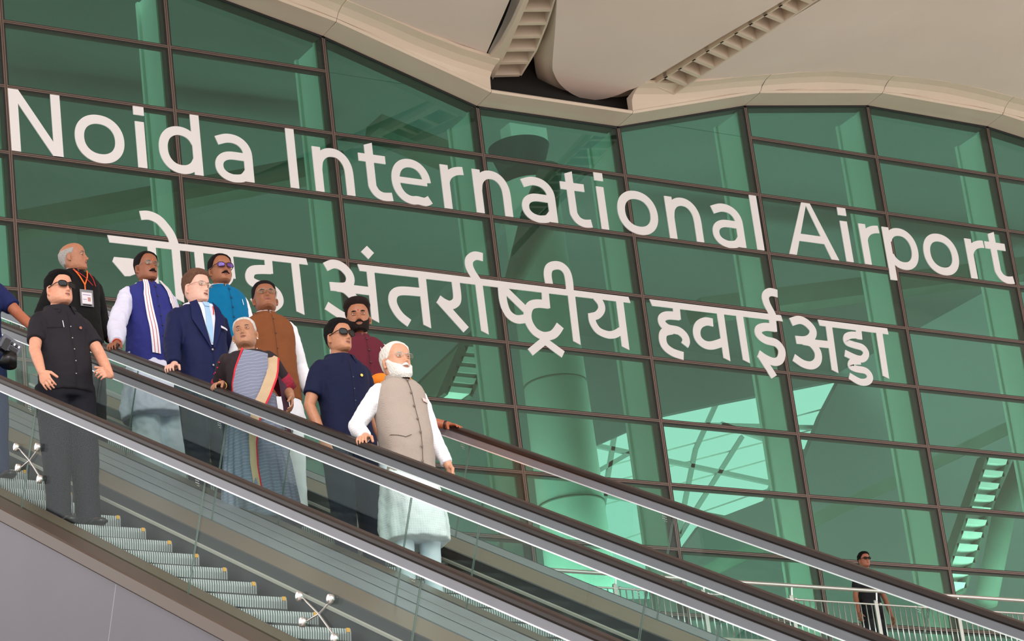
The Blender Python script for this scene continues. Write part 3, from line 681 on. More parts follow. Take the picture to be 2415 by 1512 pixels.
# ================================================================= people
def nrm(v): v=np.array(v,float); return v/(np.linalg.norm(v)+1e-12)
HZ=[0,.012,.03,.05,.07,.10,.13,.16,.19,.21,.222,.230]
HW=[.030,.046,.057,.063,.068,.0735,.077,.078,.070,.054,.036,.004]
HF=[.070,.086,.088,.086,.085,.084,.088,.091,.083,.064,.042,.004]
HB=[.010,.022,.048,.066,.083,.100,.106,.104,.090,.068,.044,.004]
def g2(x,a,z,b): return math.exp(-(x/a)**2-(z/b)**2)
class Head:
    def __init__(s,root_org,yaw,pitch,roll=0,hs=1.0,jaw=1.0,fat=0,nose=1.0,prof=None):
        y,p,r=map(math.radians,(yaw,pitch,roll))
        Rz=np.array([[math.cos(y),-math.sin(y),0],[math.sin(y),math.cos(y),0],[0,0,1]])
        Rx=np.array([[1,0,0],[0,math.cos(p),math.sin(p)],[0,-math.sin(p),math.cos(p)]])  # +pitch lifts the chin (face looks -Y)
        Ry=np.array([[math.cos(r),0,math.sin(r)],[0,1,0],[-math.sin(r),0,math.cos(r)]])
        s.R=Rz@Rx@Ry; s.org=np.array(root_org,float); s.hs=hs; s.jaw=jaw; s.fat=fat; s.nose=nose; s.piv=np.array([0,0,.05])
    def base(s,z,az):
        W=np.interp(z,HZ,HW); F=np.interp(z,HZ,HF); Bk=np.interp(z,HZ,HB)
        if z<.09: t=(1-z/.09); W*=1+(s.jaw-1)*t+s.fat*.9*math.sin(PI*min(z/.09,1))
        if z<.03: F+=s.fat*-.01
        e=2.25; c,sn=math.cos(az),math.sin(az)
        x=W*math.copysign(abs(sn)**(2/e),sn); yf=(F if c>0 else Bk)*math.copysign(abs(c)**(2/e),c)
        if c>0:
            d=0
            nw=.0085 if z>.09 else .0085+.004*min((.09-z)/.012,1)
            nb=np.interp(z,[.060,.067,.073,.082,.10,.118,.130],[0,.008,.020,.0265,.017,.009,0])*s.nose
            d+=nb*math.exp(-(x/nw)**2)
            d+=.009*s.nose*(g2(x-.0125,.006,z-.073,.007)+g2(x+.0125,.006,z-.073,.007))
            d+=.005*(g2(x-.028,.020,z-.133,.007)+g2(x+.028,.020,z-.133,.007))
            d-=.0125*(g2(x-.031,.015,z-.117,.010)+g2(x+.031,.015,z-.117,.010))
            d+=.005*(g2(x-.044,.016,z-.092,.016)+g2(x+.044,.016,z-.092,.016))
            d+=.0065*g2(x,.022,z-.0545,.0055)+.0065*g2(x,.019,z-.0425,.0055)-.0035*g2(x,.025,z-.0485,.0022)
            d-=.003*g2(x,.02,z-.032,.005); d+=.006*g2(x,.017,z-.014,.012)
            d-=.003*g2(x-.030,.007,z-.062,.016)+.003*g2(x+.030,.007,z-.062,.016)
            yf+=d*min(1,c*2.2)
        return np.array([x,yf,z])
    def P(s,z,az,off=0):
        p=s.base(z,az)
        if off:
            n=nrm([p[0]*1.4,p[1],(p[2]-.115)*.9]); p=p+n*off
        return s.X(p)
    def X(s,p):
        """head coordinates (x left, y forward, z up from chin) to person space"""
        q=np.array([p[0],-p[1],p[2]])*s.hs-s.piv*s.hs
        return s.R@q+s.org
    def mesh(s,mb,nz=72,na=72):
        zs=list(np.linspace(0,.14,46))+list(np.linspace(.145,.2295,22)); rings=[]
        for z in zs: rings.append([s.P(z,2*PI*k/na) for k in range(na)])
        mb.loft(rings)
        for sx in (-1,1):   # ears
            c=s.X((sx*.0835,-.012,.098)); R=s.R@np.array([[math.cos(sx*.35),-math.sin(sx*.35),0],[math.sin(sx*.35),math.cos(sx*.35),0],[0,0,1]])
            mb.ell(c,(.0065*s.hs,.018*s.hs,.031*s.hs),12,10,R)
            mb.ell(s.X((sx*.081,-.005,.073)),(.006,.009,.010),8,6)
    def patch(s,f,name,m,root,z0,z1,a0,a1,nz=40,na=60,thick=.01,mods=None,noise=0):
        """shell over part of the head; f(z,az)->0..1 mask, thickness fades into the skin at the rim"""
        Z=np.linspace(z0,z1,nz); AA=np.radians(np.linspace(a0,a1,na)); V=[];S=[]
        for z in Z:
            for a in AA:
                k=f(z,a); k=max(-.5,min(1,k)); S.append(k); t=thick(z,a) if callable(thick) else thick
                nn=noise*(rng.random()-.5) if noise else 0
                V.append(s.P(z,a,(-.004+(t+.004+nn)*k) if k>0 else -.006))
        Fc=[(i*na+j,i*na+j+1,(i+1)*na+j+1,(i+1)*na+j) for i in range(nz-1) for j in range(na-1) if max(S[i*na+j],S[i*na+j+1],S[(i+1)*na+j+1],S[(i+1)*na+j])>0]
        used=sorted({v for q in Fc for v in q}); mp={v:i for i,v in enumerate(used)}
        mb=MB(); mb.add([V[v] for v in used],[tuple(mp[v] for v in q) for q in Fc])
        return obj(name,mb,m,root,smooth=True)
def clampf(x): return max(0,min(1,x))
def hairline(pts):
    A_=[p[0] for p in pts]; Z_=[p[1] for p in pts]
    return lambda a: np.interp(abs(math.degrees(a)),A_,Z_)
STD=hairline([(0,.190),(35,.187),(50,.172),(62,.150),(72,.125),(82,.118),(88,.128),(100,.120),(115,.085),(130,.055),(180,.042)])
REC=hairline([(0,.207),(30,.205),(45,.192),(58,.165),(70,.128),(82,.112),(88,.125),(100,.120),(115,.085),(130,.055),(180,.042)])
def hand(mb,w,df,dn,side,curl=(.35,.5,.4),thumb=.5,sc=1.0,spread=.06):
    """w wrist, df finger direction, dn back-of-hand normal, side +1 left hand -1 right hand"""
    w=np.array(w,float); df=nrm(df); dn=np.array(dn,float); dn=nrm(dn-df*(dn@df)); sd=np.cross(df,dn)*1.0  # lateral
    if side>0: ths=1
    else: ths=-1
    P=lambda a,b,c: w+(df*a+sd*b+dn*c)*sc
    rings=[]
    for a,hw,ht in ((-.02,.026,.020),(.0,.027,.019),(.02,.032,.018),(.045,.040,.017),(.070,.043,.0155),(.088,.041,.013),(.094,.036,.009)):
        rings.append([P(a,hw*math.cos(t)*1.0,ht*math.sin(t)*.95) for t in np.linspace(0,2*PI,17)[:-1]])
    mb.loft(rings)
    L=[(.072,.0088),(.080,.0090),(.075,.0086),(.060,.0078)]
    for i,(l,r) in enumerate(L):
        b=ths*(.030-.0203*i); base=P(.082,b,.002); dirv=nrm(df+sd*(ths*(1.4-i)*spread)); 
        pts=[base-dirv*.02*sc]; rr=[r*1.05*sc]; c=0; cur=base; pts.append(cur); rr.append(r*1.05*sc)
        for sN,(fr,cu) in enumerate(zip((.46,.30,.24),curl)):
            c+=cu*(1+.08*i); d=nrm(dirv*math.cos(c)-dn*math.sin(c)); cur=cur+d*l*fr*sc; pts.append(cur); rr.append(r*(1-.09*(sN+1))*sc)
        mb.tube(pts,rr,10)
    tb=P(.018,ths*.026,-.004); d1=nrm(df*.75+sd*ths*.75-dn*.15); d2=nrm(df*.95+sd*ths*(.35)-dn*thumb)
    mb.tube([tb-d1*.012,tb,tb+d1*.036*sc,tb+(d1*.036+d2*.030)*sc,tb+(d1*.036+d2*.056)*sc],[.014,.0145,.0115,.0102,.009],10)
def ik(S,Wt,l1,l2,pole):
    S=np.array(S,float);Wt=np.array(Wt,float); d=Wt-S; D=np.linalg.norm(d); u=d/D
    if D>l1+l2-.005: k=D/(l1+l2-.005); l1*=k; l2*=k
    a=(l1*l1-l2*l2+D*D)/(2*D); h=math.sqrt(max(l1*l1-a*a,0)); p=np.array(pole,float); p=p-u*(p@u); p=nrm(p)
    return S+u*a+p*h
class Body:
    TZ=[.50,.70,.80,.92,1.02,1.12,1.22,1.32,1.40,1.445,1.475,1.50,1.53]
    TA=[.175,.168,.160,.154,.143,.142,.147,.156,.152,.126,.092,.070,.060]
    TB=[.140,.132,.122,.120,.112,.110,.113,.114,.104,.090,.076,.066,.058]
    def __init__(s,name,label,group,X,Y,H,w=1.0,belly=0,skin=(150,100,75),yaw=0,pitch=0,roll=0,hs=1.0,jaw=1.0,fat=0,nose=1.18,Lh=None,Rh=None,lhand={},rhand={},foot=(.0,.0),rz=0,zf=None,sleeve_r=.055,neckr=.056,hair_=None,lean=0):
        s.k=H/1.75; k=s.k; s.w=w; s.belly=belly
        s.drop=0
        if zf is None:
            zf=Z0+T*Y; y0=(17.13+.36) if X>xR3+.2 else (17.13+.72); yk=y0+.36*math.floor((Y-.14-y0)/.36); s.drop=T*(Y-yk)-.001
        s.org=np.array([X,Y,zf]); s.root=tag(empty(name,tuple(s.org),rz),label,'person',group)
        s.H=H; s.S={}; s.E={}; s.Wr={}; s.rz=rz
        s.skin=mat('skin_%d_%d_%d'%skin,skin,.5,noise=.07,nscale=45,bump=.12,bscale=220,sss=.12)
        s.head=Head((0,-.022,H-.232*hs+.05*hs),yaw,pitch,roll,hs,jaw,fat,nose)
        ca,sa=math.cos(-rz),math.sin(-rz)
        def loc(p): p=np.array(p,float)-s.org; return np.array([ca*p[0]-sa*p[1],sa*p[0]+ca*p[1],p[2]])
        s.loc=loc
        mb=MB(); s.head.mesh(mb)
        mb.tube([(0,.012,1.42*k),(0,.006,1.50*k),s.head.X((0,-.012,.03)),s.head.X((0,-.014,.08))],[.070*w,neckr*1.04,neckr,neckr*.98],24,cap=False)
        rings=[s.ring(z*k,-.03) for z in (.90,.96,1.02,1.12,1.22,1.32,1.40,1.445,1.475,1.49)]; mb.loft(rings)
        for sd,nm,tg,hk in ((1,'L',Lh,lhand),(-1,'R',Rh,rhand)):
            S_=np.array([sd*.152*w*k,.005,1.400*k]); 
            if tg is None: Wt=np.array([sd*(.235*w+.01)*k,-.06,.86*k]); rail=False
            elif len(tg)==4: Wt=loc(tg[:3]); 
            else: Wt=np.array(tg,float)
            pole=hk.get('pole',(sd*.35,.9,-.25)); E_=ik(S_,Wt,.29*k,.255*k,pole)
            s.S[nm],s.E[nm],s.Wr[nm]=S_,E_,Wt
            mb.tube([S_,S_*.5+E_*.5,E_,E_*.6+Wt*.4,Wt],[.048*w,.043*w,.039,.037,.0265],16)
            df=hk.get('df',(0,-.1,-1)); dn=hk.get('dn',(sd,0,0)); hand(mb,Wt,df,dn,sd,hk.get('curl',(.35,.45,.35)),hk.get('thumb',.5),k*hk.get('sc',1.0))
        s.hip=[np.array([sd*.088*w*k,0,.90*k]) for sd in (-1,1)]
        s.kne=[np.array([sd*(.10+foot[0])*k,-.015,.49*k-s.drop*.5]) for sd in (-1,1)]
        s.ank=[np.array([sd*(.105+foot[0])*k,.0,.09*k-s.drop]) for sd in (-1,1)]
        for a,b_,c in zip(s.hip,s.kne,s.ank): mb.tube([a,b_,c],[.078,.052,.036],14); mb.tube([c+(0,.0,-.03),c+(0,-.14,-.05)],[.036,.03],12)
        o=obj('body',mb,s.skin,s.root); bake(o,[('REMESH',dict(mode='VOXEL',voxel_size=.0042,adaptivity=0,use_smooth_shade=True)),('SMOOTH',dict(factor=.5,iterations=2))]); s.body=o
        s.eyes()
    def prof(s,z,off=0):
        k=s.k; q=z/k; a=np.interp(q,s.TZ,s.TA)*s.w*k+off; b=np.interp(q,s.TZ,s.TB)*(1+(s.w-1)*.8)*k+off
        bl=s.belly*math.exp(-((q-1.06)/.17)**2); return a+bl*.25,b+bl*.5,-bl*.5
    def ring(s,z,off=0,n=40,e=2.35,fold=0,nf=9,ph=0):
        a,b,cy=s.prof(z,off); out=[]
        for i in range(n):
            t=2*PI*i/n; c,sn=math.cos(t),math.sin(t); f=1+fold*math.sin(nf*t+ph)
            out.append((a*f*math.copysign(abs(c)**(2/e),c),cy+b*f*math.copysign(abs(sn)**(2/e),sn),z))
        return out
    def surf(s,x,z,off=0,e=2.35):
        a,b,cy=s.prof(z,off); r=min(abs(x)/a,.995); return np.array([x,cy-b*(1-r**e)**(1/e),z])
    def hp(s,name,mb,m,root=None,**k): return obj(name,mb,m,root or s.root,**k)
    def eyes(s):
        h=s.head
        for sx in (-1,1):
            c=h.X((sx*.031,.0722,.1165)); mb=MB(); r=.0115*h.hs
            n=14; vs=[];fs=[]
            # eyeball as rings about the gaze axis so the iris is a separate colour
            ax=h.R@np.array([0,-1,0.]); u=h.R@np.array([1.,0,0]); v=h.R@np.array([0,0,1.])
            angs=[0.02,.18,.19,.50,.51,.9,1.4,2.0]
            for a in angs:
                for k_ in range(n): t=2*PI*k_/n; vs.append(c+r*(ax*math.cos(a)+(u*math.cos(t)+v*math.sin(t))*math.sin(a)))
            o0=len(mb.v)
            for i in range(len(angs)-1):
                mb.cur=0 if i<1 else (1 if i<3 else 2)
                mb.f+=[(i*n+k_,i*n+(k_+1)%n,(i+1)*n+(k_+1)%n,(i+1)*n+k_) for k_ in range(n)]; mb.mi+=[mb.cur]*n
            mb.v=[tuple(x) for x in vs]
            mb.f.append(tuple(range(n-1,-1,-1))); mb.mi.append(0)
            s.hp('eye',mb,[mat('pupil',(12,8,8),.15),mat('iris_brown',(58,34,22),.2),mat('eye_white',(196,182,176),.35)],smooth=True)
        # eyelids
        for sx in (-1,1):
            for zc,bow,nm in ((.1213,.0022,'upper_eyelid'),(.1118,-.0018,'lower_eyelid')):
                pts=[]
                for t in np.linspace(-1,1,9): pts.append(h.X((sx*.031+t*.0155,.0835-.0045*t*t-(0.002 if sx*t>0 else 0),zc+bow*(1-t*t)-.001)))
                mb=MB(); mb.tube(pts,[.0018,.0026,.003,.0032,.0032,.0032,.003,.0026,.0018],8); s.hp(nm,mb,s.skin,smooth=True)
        f=lambda z,a: 1.3-((abs(h.base(z,a)[0])/.0265)**2+((z-.0485)/(.0098))**2)*1.1
        s.lips=h.patch(f,'lips',mat('lip_%d'%(s.skin.node_tree.nodes['Principled BSDF'].inputs[0].default_value[0]*1000),(128,70,64),.45),s.root,.035,.063,-28,28,24,28,thick=.0026)
    def brows(s,rgb=(28,22,20),th=.0055,zc=.1340,w_=.021,thick=.0042):
        h=s.head; m=mat('brow_%d_%d_%d'%rgb,rgb,.8,bump=.5,bscale=400)
        for sx in (-1,1):
            def f(z,a):
                x=h.base(z,a)[0]*sx; t=(x-.031)/w_; zz=zc+.004*(1-((t-.25))**2)-.002
                return 1.2*(1-(t*t))-abs((z-zz)/th)*.9+.15 if abs(t)<1 else -1
            a0,a1=((2,52) if sx>0 else (-52,-2)); h.patch(f,'eyebrow',m,s.root,.122,.150,a0,a1,22,30,thick=thick)
    def hair(s,rgb=(22,18,18),line=STD,thick=.016,front=.012,name='hair',zlo=.035,top=1.0,noise=.0,m=None,rough=.55):
        h=s.head; m=m or mat('hair_%d_%d_%d'%rgb,rgb,.85,spec=.15,noise=.25,nscale=140,bump=.8,bscale=160,stretch=(1,1,.25))
        def th(z,a):
            t=thick*(.12+.88*clampf((z-.125)/.065)); 
            return t*top+ (front*clampf((z-.17)/.04) if math.cos(a)>0 else front*.5*clampf((z-.17)/.04))
        f=lambda z,a: (z-line(a))/.010
        zs0,zs1=zlo,.2292
        return h.patch(f,name,m,s.root,zs0,zs1,-180,180,56,97,thick=th,noise=noise)
    def moustache(s,rgb=(20,15,14),w_=.028,th=.007,zc=.0605,thick=.006,droop=.006):
        h=s.head; m=mat('hair_%d_%d_%d'%rgb,rgb,.85,spec=.15,noise=.25,nscale=140,bump=.8,bscale=160,stretch=(1,1,.25))
        f=lambda z,a: (lambda x: 1.25*(1-(x/w_)**4)-abs((z-(zc-droop*(x/w_)**2))/th) if abs(x)<w_ else -1)(h.base(z,a)[0])
        h.patch(f,'moustache',m,s.root,.045,.072,-40,40,24,40,thick=thick)
    def beard(s,rgb,thick=.018,top=.085,name='beard',chin=.03,noise=.001):
        h=s.head; m=mat('hair_%d_%d_%d'%rgb,rgb,.85,spec=.15,noise=.12,nscale=140,bump=.9,bscale=170,stretch=(1,1,.25))
        def f(z,a):
            d=abs(math.degrees(a)); zt=np.interp(d,[0,12,22,38,60,78,95],[.0385,.040,.064,.070,.088,.118,.118]); x=h.base(z,a)[0]
            lip=0
            return min((zt-z)/.007,(96-d)/8)
        def th(z,a):
            d=abs(math.degrees(a)); return thick*np.interp(d,[0,40,80,95],[1.0,.8,.45,.25])+chin*clampf((.035-z)/.035)*np.interp(d,[0,50,80],[.8,.35,0])
        h.patch(f,name,m,s.root,.0,.12,-98,98,44,80,thick=th,noise=noise)
    def glasses(s,frame=(150,140,120),lens=None,w_=.027,hh=.017,r=.0011,rimless=False,zc=.1165,bridge=.009):
        h=s.head; root=s.root; o=MB(); Y=.101
        m=mat('frame_%d_%d_%d'%frame,frame,.25,.6)
        cen=[]
        for sx in (-1,1):
            pts=[]; c=(sx*(bridge+w_),zc)
            for t in np.linspace(0,2*PI,25)[:-1]:
                x=c[0]+w_*math.copysign(abs(math.cos(t))**.7,math.cos(t)); z=c[1]+hh*math.copysign(abs(math.sin(t))**.8,math.sin(t))
                pts.append((x,Y-.010*(abs(x)/.06)**2,z))
            cen.append(pts)
            P=[h.X(p) for p in pts]; 
            if not rimless: o.tube(P+[P[0]],r,6,cap=False)
            else: o.tube(P[1:12],r,6,cap=False)
            ed=(sx*(bridge+2*w_),Y-.0125,zc+hh*.35); o.tube([h.X(ed),h.X((sx*.0755,Y-.03,zc+hh*.3)),h.X((sx*.0815,.0,zc+.002)),h.X((sx*.080,-.014,zc-.006))],[r,r*1.2,r*1.1,r],6)
        o.tube([h.X((-bridge,Y,zc+hh*.3)),h.X((0,Y+.003,zc+hh*.5)),h.X((bridge,Y,zc+hh*.3))],r,6)
        g=s.hp('sunglasses' if lens=='dark' else 'spectacles',o,m,smooth=True)
        for pts in cen:
            o=MB(); P=[h.X(p) for p in pts]; Q=[h.X((p[0],p[1]-.0012,p[2])) for p in pts]; n=len(P); o.add(P+Q,[tuple(range(n)),tuple(range(2*n-1,n-1,-1))]+[(k,(k+1)%n,n+(k+1)%n,n+k) for k in range(n)])
            lm=mat('dark_lens',(8,8,12),.06,0,spec=.45) if lens=='dark' else (glass('violet_lens',(.55,.42,.95),.25,.3,0,(.55,.4,1)) if lens=='violet' else glass('clear_lens',(.93,.95,.93),.03,.15))
            s.hp('lens',o,lm,g)
    # ---- clothes
    def garment(s,name,m,z0=.80,z1=1.49,off=.012,sleeve=None,flare=0,fold=0,nf=9,vox=.0095,wr=.016,cap=True,sr=(.056,.053,.048,.042,.036),open_=None,top=None,e=2.35,armhole=False):
        k=s.k; mb=MB(); zs=np.linspace(z0,z1,26)*k; rings=[]
        for z in zs:
            q=z/k; fl=flare*clampf((.95-q)/.45); rings.append(s.ring(z,off+fl,48,e,fold*clampf((1.0-q)/.3),nf))
        mb.loft(rings)
        for nm in ('L','R'):
            S_,E_,Wt=s.S[nm],s.E[nm],s.Wr[nm]; sd=1 if nm=='L' else -1
            if sleeve=='none':
                mb.ell(S_+np.array([-sd*.022,0,.004]),(.040*s.w,.066*s.w,.054*s.w),16,12)
                continue
            mb.ell(S_+np.array([-sd*.006,0,.0]),(.052*s.w,.060*s.w,.056*s.w),16,12)
            if sleeve=='short':
                en=S_+(E_-S_)*.72; mb.tube([S_,S_*.5+en*.5,en],[(.056)*s.w,(.060)*s.w,.061*s.w],20,cap=False)
            elif sleeve=='long':
                en=E_+(Wt-E_)*.90; mb.tube([S_,S_*.5+E_*.5,E_,E_*.5+en*.5,en],[r*s.w for r in sr],20,cap=False)
        o=obj(name,mb,m,s.root)
        bake(o,[('REMESH',dict(mode='VOXEL',voxel_size=vox,adaptivity=0,use_smooth_shade=True)),('SMOOTH',dict(factor=.5,iterations=5)),('DISPLACE',dict(texture=clouds(.11),strength=wr,mid_level=.5,texture_coords='LOCAL')),('DISPLACE',dict(texture=clouds(.035),strength=wr*.45,mid_level=.5,texture_coords='LOCAL')),('SMOOTH',dict(factor=.4,iterations=1))])
        return o
    def trousers(s,m,z1=.98,r=(.108,.088,.072),name='trousers',wr=.012):
        k=s.k; mb=MB(); mb.loft([s.ring(z*k,.006,40) for z in np.linspace(.82,z1,8)])
        for a,b_,c in zip(s.hip,s.kne,s.ank): mb.tube([a+(0,0,.03),a*.5+b_*.5,b_,b_*.4+c*.6,c+(0,0,-.035)],[r[0],(r[0]+r[1])/2,r[1],r[2],r[2]*1.02],20,cap=False)
        o=obj(name,mb,m,s.root); bake(o,[('REMESH',dict(mode='VOXEL',voxel_size=.012,adaptivity=0,use_smooth_shade=True)),('SMOOTH',dict(factor=.5,iterations=4)),('DISPLACE',dict(texture=clouds(.12),strength=wr,mid_level=.5,texture_coords='LOCAL'))]); return o
    def shoes(s,m):
        for c in s.ank:
            mb=MB(); x,y=c[0],c[1]
            rg=[]
            for yy,hw,ht,zc in ((.075,.018,.02,.035),(.06,.034,.045,.045),(.0,.040,.055,.055),(-.08,.042,.040,.040),(-.15,.048,.030,.032),(-.20,.040,.024,.028),(-.225,.018,.014,.022)):
                rg.append([(x+hw*math.cos(t),y+yy,max(zc+ht*math.sin(t),.004)) for t in np.linspace(0,2*PI,19)[:-1]])
            rg=[[(a,b_,c_-s.drop) for a,b_,c_ in r_] for r_ in rg]; mb.loft(rg); s.hp('shoe',mb,m,smooth=True)
    def mandarin(s,m,r=.064,z=None,h=.040,tilt=.012,name='collar',gap=.12,off=.0):
        k=s.k; z=z or 1.475*k; mb=MB(); G=[]; n=40
        for zz,rr in ((0,1.10),(h*.5,1.0),(h,.97)):
            row=[]
            for i in range(n+1):
                t=-PI/2+gap+(2*PI-2*gap)*i/n; row.append((r*rr*math.cos(t)*1.05,.006+r*rr*math.sin(t)*1.08-(.004 if math.sin(t)<0 else 0),z+zz+tilt*math.sin(t)))
            G.append(row)
        outer=G; inner=[[(v[0]*.93,v[1]*.93,v[2]) for v in r_] for r_ in G]
        mb.grid(outer); mb.grid(inner); mb.grid([outer[-1],inner[-1]]); 
        return s.hp(name,mb,m,smooth=True)
    def shirt_collar(s,m,r=.082,z=None,spread=.05,drop=.055,name='collar'):
        k=s.k; z=z or 1.475*k; mb=MB(); n=28
        top=[];low=[]
        for i in range(n+1):
            t=-PI/2+.30+(2*PI-.60)*i/n; c,sn=math.cos(t),math.sin(t)
            top.append((r*c*.98,.008+r*sn*1.02-.004,z+.038+.016*sn)); f=clampf((-sn-.2)/.8)
            low.append((r*c*1.32+ (math.copysign(.012,c)*f),.004+r*sn*1.30-.020*f,z+.006-.030*f+.010*sn))
        mid=[((a[0]+b[0])/2*1.06,(a[1]+b[1])/2*1.06-.002,(a[2]+b[2])/2+.008) for a,b in zip(top,low)]
        mb.grid([top,mid,low]); mb.grid([[(v[0]*.95,v[1]*.95,v[2]-.004) for v in r_] for r_ in (top,mid,low)])
        # points of the collar
        for q in (0,-1):
            a=low[q]; b_=low[q+3 if q==0 else q-3]; tip=np.array(a)+np.array([math.copysign(spread*.25,a[0]),-.010,-drop*.55]); mb.add([a,b_,tuple(tip),top[q]],[(0,1,2),(0,2,3)])
        return s.hp(name,mb,m,smooth=False)
    def strip(s,L,Rr,name,m,off=.02,n=14,mm=5,parent=None,thick=.002):
        """cloth piece laid over the chest: L,R polylines of (x,z)"""
        L=np.array(L,float)*s.k; Rr=np.array(Rr,float)*s.k
        def rs(P,n): d=np.r_[0,np.cumsum(np.linalg.norm(np.diff(P,axis=0),axis=1))]; t=np.linspace(0,d[-1],n); return np.c_[np.interp(t,d,P[:,0]),np.interp(t,d,P[:,1])]
        A_,B_=rs(L,n),rs(Rr,n); G=[];G2=[]
        for a,b in zip(A_,B_):
            row=[s.surf(*(a*(1-u)+b*u),off) for u in np.linspace(0,1,mm)]; G.append(row); G2.append([v+np.array([0,.004,0]) for v in row])
        mb=MB(); mb.grid(G); mb.grid(G2)
        for q in (0,-1): mb.grid([[G[q][j] for j in range(mm)],[G2[q][j] for j in range(mm)]]); mb.grid([[r_[q] for r_ in G],[r_[q] for r_ in G2]])
        if isinstance(m,(list,tuple)):
            mb.mi=[]; 
            nf=len(mb.f)
            for q in range(nf):
                mb.mi.append((q%(mm-1)) if q<2*(n-1)*(mm-1) else 0)
            mb.mi=[min(i,len(m)-1) for i in mb.mi]
        return s.hp(name,mb,m,parent,smooth=True)
    def line(s,pts,name,m,off=.02,r=.0015,parent=None):
        P=np.array(pts,float)*s.k; Q=[]
        for a,b in zip(P[:-1],P[1:]):
            for u in np.linspace(0,1,7)[:-1]: q=a*(1-u)+b*u; Q.append(s.surf(q[0],q[1],off))
        Q.append(s.surf(P[-1][0],P[-1][1],off)); mb=MB(); mb.tube(Q,r,6); return s.hp(name,mb,m,parent,smooth=True)
    def buttons(s,xz,m,off=.02,r=.006,ring=None):
        for x,z in xz:
            p=s.surf(x*s.k,z*s.k,off); mb=MB(); mb.ell(p,(r,r*.5,r),12,8); s.hp('button',mb,m,smooth=True)
    def badge(s,x,z,off,m,r=.012):
        p=s.surf(x*s.k,z*s.k,off); mb=MB(); mb.tube([p,p+np.array([.0,-.003,0])],[r,r],20,cap=False); b=s.hp('lapel_badge',mb,m,smooth=False)
    def pen(s,x,z,off,m):
        p=s.surf(x*s.k,z*s.k,off+.002); mb=MB(); mb.tube([p,p+np.array([-.006,0,.045])],.0028,8); s.hp('pen',mb,m,smooth=True)
GROUP='people riding down the far escalator'
def fabric(n,rgb,rough=.85,bump=.25,bs=25): return mat(n,rgb,rough,noise=.05,nscale=12,bump=bump,bscale=bs,spec=.2)
F_white=fabric('white_cotton',(232,232,240)); F_black=fabric('black_cotton',(36,34,40)); F_navy=fabric('navy_cotton',(22,27,56)); F_suit=fabric('navy_suit_wool',(22,30,70),.7)
F_royal=fabric('royal_blue_cloth',(48,52,124)); F_teal=fabric('teal_blue_cloth',(0,104,150)); F_brownv=fabric('brown_cloth',(122,72,42)); F_maroon=fabric('maroon_cloth',(92,32,46))
F_orange=fabric('saffron_cloth',(228,128,40)); F_dark=fabric('charcoal_trouser_cloth',(26,26,34)); F_coat=fabric('black_coat_cloth',(24,22,24)); F_navyT=fabric('dark_navy_trouser_cloth',(28,34,52)); F_cam=fabric('navy_shirt_cloth',(30,38,84))
F_tie=fabric('pale_blue_silk',(160,196,228),.5); F_red=mat('red_thread',(196,40,44),.7); F_shoe=mat('black_leather',(20,20,22),.3); M_btn=mat('dark_button',(30,28,36),.4); M_btnl=mat('pale_button',(170,165,160),.35); M_gold=mat('gold_metal',(220,180,90),.25,.9); M_pearl=mat('pearl',(240,232,222),.25); M_silver=mat('silver_metal',(210,210,215),.25,.8)
def checkmat(name,c1,c2,scale,rough=.85,soft=False):
    if name in _mats: return _mats[name]
    m=bpy.data.materials.new(name); m.use_nodes=True; nt=m.node_tree; p=nt.nodes['Principled BSDF']; p.inputs['Roughness'].default_value=rough
    tc=nt.nodes.new('ShaderNodeTexCoord'); ck=nt.nodes.new('ShaderNodeTexChecker'); ck.inputs['Scale'].default_value=scale
    mp=nt.nodes.new('ShaderNodeMapping'); mp.inputs['Scale'].default_value=(1,.0001,1); mp.inputs['Location'].default_value=(0,.5/scale,0)
    nt.links.new(tc.outputs['Object'],mp.inputs[0]); nt.links.new(mp.outputs[0],ck.inputs['Vector'])
    ck.inputs['Color1'].default_value=(*lin(c1),1); ck.inputs['Color2'].default_value=(*lin(c2),1); nt.links.new(ck.outputs[0],p.inputs['Base Color']); _mats[name]=m; return m
def dotmat(name,c1,c2,scale,th=.25):
    """small woven squares on a regular grid"""
    if name in _mats: return _mats[name]
    m=bpy.data.materials.new(name); m.use_nodes=True; nt=m.node_tree; p=nt.nodes['Principled BSDF']; p.inputs['Roughness'].default_value=.85
    tc=nt.nodes.new('ShaderNodeTexCoord'); sx=nt.nodes.new('ShaderNodeSeparateXYZ'); nt.links.new(tc.outputs['Object'],sx.inputs[0])
    def wave(sock):
        a=nt.nodes.new('ShaderNodeMath'); a.operation='MULTIPLY'; a.inputs[1].default_value=scale; nt.links.new(sock,a.inputs[0])
        b=nt.nodes.new('ShaderNodeMath'); b.operation='SINE'; nt.links.new(a.outputs[0],b.inputs[0]); c=nt.nodes.new('ShaderNodeMath'); c.operation='GREATER_THAN'; c.inputs[1].default_value=th; nt.links.new(b.outputs[0],c.inputs[0]); return c.outputs[0]
    mu=nt.nodes.new('ShaderNodeMath'); mu.operation='MULTIPLY'; nt.links.new(wave(sx.outputs[0]),mu.inputs[0]); nt.links.new(wave(sx.outputs[2]),mu.inputs[1])
    mx=nt.nodes.new('ShaderNodeMixRGB'); mx.inputs[1].default_value=(*lin(c1),1); mx.inputs[2].default_value=(*lin(c2),1); nt.links.new(mu.outputs[0],mx.inputs[0]); nt.links.new(mx.outputs[0],p.inputs['Base Color']); _mats[name]=m; return m
def railpt(px,py,x=None,h=1.015):
    """a point on top of a handrail whose centre line is at x, from its image position"""
    p=onx(px,py,x); return np.array([x,p[1],Z0+T*p[1]+h])
def rail_hand(p,df=(-.72,-.62,-.28),up=.030,back=(.045,.055)):
    return (p[0]+back[0],p[1]+back[1],p[2]+up+.02,1)
